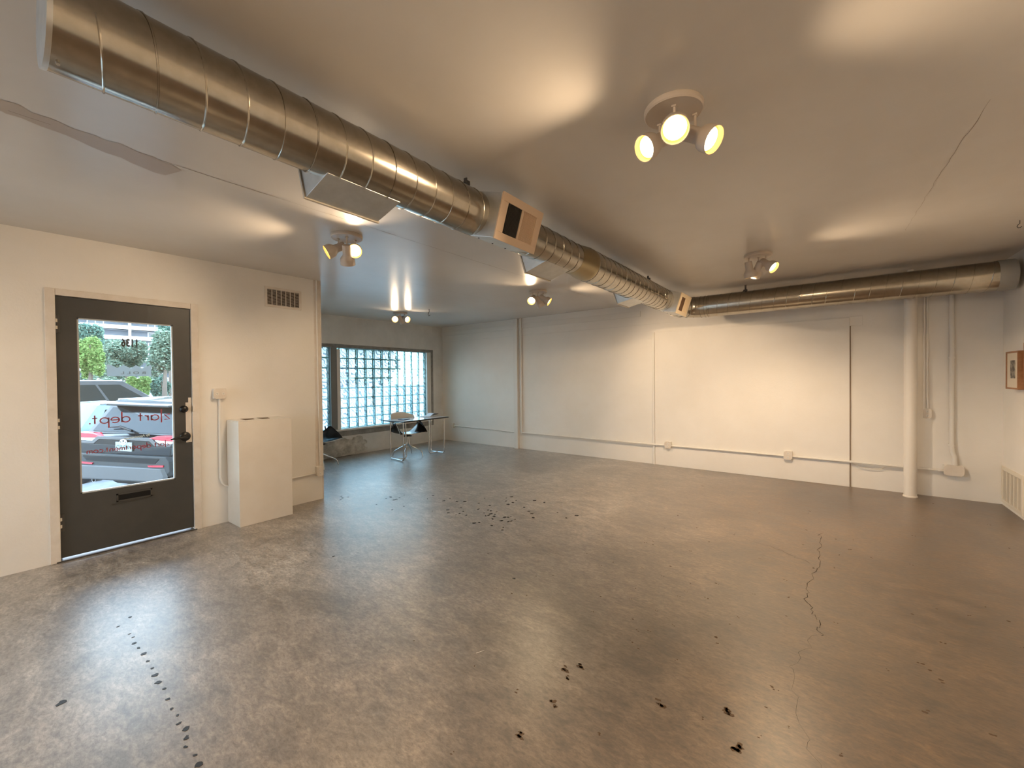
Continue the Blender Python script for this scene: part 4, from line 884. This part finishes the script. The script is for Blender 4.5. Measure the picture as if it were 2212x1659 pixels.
# ------------------------------------------------------------------ trees and the apartment building
def leaf_mat(name, a, b):
    m = bpy.data.materials.new(name); m.use_nodes = True; nt = m.node_tree; nt.nodes.clear(); N = nt.nodes.new; L = nt.links.new
    o = N('ShaderNodeOutputMaterial'); d = N('ShaderNodeBsdfDiffuse'); t = N('ShaderNodeBsdfTranslucent'); mx = N('ShaderNodeMixShader'); mx.inputs[0].default_value = .4
    g = N('ShaderNodeNewGeometry'); r = N('ShaderNodeValToRGB'); r.color_ramp.elements[0].color = a; r.color_ramp.elements[1].color = b; L(g.outputs['Random Per Island'], r.inputs[0])
    L(r.outputs[0], d.inputs[0]); L(r.outputs[0], t.inputs[0]); L(d.outputs[0], mx.inputs[1]); L(t.outputs[0], mx.inputs[2]); L(mx.outputs[0], o.inputs[0]); return m
leaf_y = leaf_mat('yellow_green_leaves', (.10, .18, .05, 1), (.30, .40, .15, 1)); leaf_t = leaf_mat('blue_green_leaves', (.05, .11, .09, 1), (.20, .31, .25, 1)); leaf_g = leaf_mat('grey_green_leaves', (.06, .10, .07, 1), (.26, .33, .25, 1))
bark = mat('bark', (.09, .07, .055, 1), .9)
def tree(label, x, y, zc_, rx, rz, mm, seed, n=2600, ls=.16, trunk=True, cat='tree', name='tree'):
    rg = random.Random(seed); t = thing(name, label, cat, (x, y, GZ), 0, 'greenery across the street'); n = int(n * 3); ls *= .48
    lob = [(rg.uniform(-.6, .6) * rx, rg.uniform(-.6, .6) * rx, rg.uniform(-.6, .6) * rz, rg.uniform(.22, .50)) for _ in range(16)] + [(0, 0, 0, .55)]
    vs, fs = [], []
    for i in range(n):
        lx, ly, lz, lr = rg.choice(lob); d = Vector((rg.gauss(0, 1), rg.gauss(0, 1), rg.gauss(0, 1))).normalized() * rg.uniform(.35, 1.0) ** .5 * (1.25 if rg.random() < .12 else 1)
        c = Vector((x + lx + d.x * lr * rx, y + ly + d.y * lr * rx, max(GZ + .05, zc_ + lz + d.z * lr * rz))); a = Vector((rg.gauss(0, 1), rg.gauss(0, 1), rg.gauss(0, .6))).normalized() * ls; b = a.orthogonal().normalized() * ls * .6
        b.rotate(Matrix.Rotation(rg.uniform(0, 6.28), 3, a)); k = len(vs); vs += [c - a, c + b, c + a, c - b]; fs.append((k, k + 1, k + 2, k + 3))
    me = bpy.data.meshes.new('crown'); me.from_pydata(vs, [], fs); me.materials.append(mm); o = bpy.data.objects.new('crown', me); COL.objects.link(o); o.parent = t; o.matrix_parent_inverse = wmat(t).inverted(); o['kind'] = 'stuff'
    if trunk:
        m = MB(); m.tube([(x, y, GZ), (x + .1, y, (GZ + zc_) / 2), (x - .05, y + .1, zc_)], [.14, .10, .05], 8)
        for k in range(4): a = k * 1.6; m.tube([(x, y, zc_ - rz * .5), (x + math.cos(a) * rx * .4, y + math.sin(a) * rx * .4, zc_ + rz * .1), (x + math.cos(a) * rx * .6, y + math.sin(a) * rx * .6, zc_ + rz * .5)], [.05, .03, .015], 6)
        m.done('trunk', bark, t)
def at(px_, py_, Z):
    d = F_ + R_ * ((px_ - 1106) / 897.576) - U_ * ((py_ - 829.5) / 897.576); return Vector((0, 0, 1.5198)) + d * Z
_wb = at(330, 855, 16.5)
car('dark grey large SUV seen from the side across the street', (_wb.x - 3.55 * .174 - .93 * .985, _wb.y - 3.55 * .985 + .93 * .174, GZ), math.radians(80), 5.0, 1.98, 1.98, mat('dark_grey_car_paint', (.0075, .008, .009, 1), .25, spec=.35), False)
def tpx(label, px_, py_, Z, wpx, hpx, mm, seed, **k):
    c = at(px_, py_, Z); tree(label, c.x, c.y, c.z, wpx * Z / 897.6 / 1.25, hpx * Z / 897.6, mm, seed, **k)
tpx('bright yellow-green tree at the left of the door glass', 192, 772, 19, 36, 52, leaf_y, 1, ls=.13, n=4200)
tpx('tall blue-green tree behind the yellow-green one', 190, 724, 28.5, 34, 32, leaf_t, 2, ls=.20, n=3000)
tpx('sparse grey-green tree with a visible trunk in the middle', 272, 772, 22, 46, 40, leaf_g, 3, ls=.15, n=3600)
tpx('tall grey-green tree at the right of the door glass', 353, 768, 21, 34, 58, leaf_g, 4, ls=.16, n=4600)
tpx('blue-green tree behind at the upper right', 366, 726, 27, 26, 30, leaf_t, 5, ls=.2, n=2400)
tpx('yellow-green shrub behind the dark SUV hood', 300, 838, 21.5, 30, 30, leaf_y, 6, ls=.12, n=3000, cat='shrub', name='shrub')
tpx('leftmost grey-green shrub behind the dark SUV', 190, 842, 23.0, 30, 34, leaf_g, 8, ls=.13, n=3000, cat='shrub', name='shrub')
tpx('grey-green shrub in the middle behind the dark SUV', 246, 838, 24.5, 30, 34, leaf_g, 9, ls=.13, n=3000, cat='shrub', name='shrub')
tpx('blue-green shrub at the right behind the dark SUV', 346, 838, 23.4, 24, 32, leaf_t, 10, ls=.13, n=3400, cat='shrub', name='shrub')
tpx('grey-green shrub at the right edge of the door glass', 398, 838, 24.5, 30, 40, leaf_g, 11, ls=.13, n=3000, cat='shrub', name='shrub')
tpx('pale green tree far behind between the trunks', 240, 775, 33, 56, 60, leaf_g, 12, ls=.18, n=4200)
for k, (yy, xx, lb) in enumerate(((12, -24, 'nearest bushy street tree seen through the glass blocks'), (19, -28, 'second bushy street tree seen through the glass blocks'), (26, -24, 'third bushy street tree seen through the glass blocks'), (33, -28, 'farthest bushy street tree seen through the glass blocks'), (-7, -26, 'street tree left of the door view'), (-16, -24, 'street tree far left of the door view'))):
    tree(lb, xx, yy, 3.2, 2.2, 2.4, [leaf_t, leaf_g][k % 2], 20 + k, 1500, .3)
bl = thing('apartment_building', 'white apartment building with long balconies beyond the trees', 'building', (-142, 25, GZ))
bwall = mat('building_grey_wall', (.10, .115, .14, 1), .8); bwhite = mat('building_white_band', (.60, .60, .60, 1), .7); bglass = mat('building_glass', (.05, .07, .09, 1), .1)
m = MB(); m.box(-160, -141.6, -30, 95, GZ, 26); m.done('wall', bwall, bl)
for k in range(9):
    z = 14.7 + (k - 5) * 2.62
    m = MB(); m.box(-141.6, -140.0, -30, 95, z, z + .18); m.box(-140.15, -140.0, -30, 95, z, z + 1.12); m.done('balcony', bwhite, bl)
    for q in range(11):
        y = -27 + q * 11.2; m = MB(); m.box(-141.62, -141.5, y, y + 3.0, z + .5, z + 2.45); wdw = m.done('window', bwhite, bl); m = MB(); m.box(-141.53, -141.46, y + .2, y + 1.4, z + .7, z + 2.3); m.box(-141.53, -141.46, y + 1.6, y + 2.8, z + .7, z + 2.3); m.done('pane', bglass, wdw)
for q in range(8):
    y = 25.0 + (q - 4) * 13.5; m = MB(); m.box(-140.2, -139.95, y, y + .5, GZ, 26); m.done('pillar', bwhite, bl)
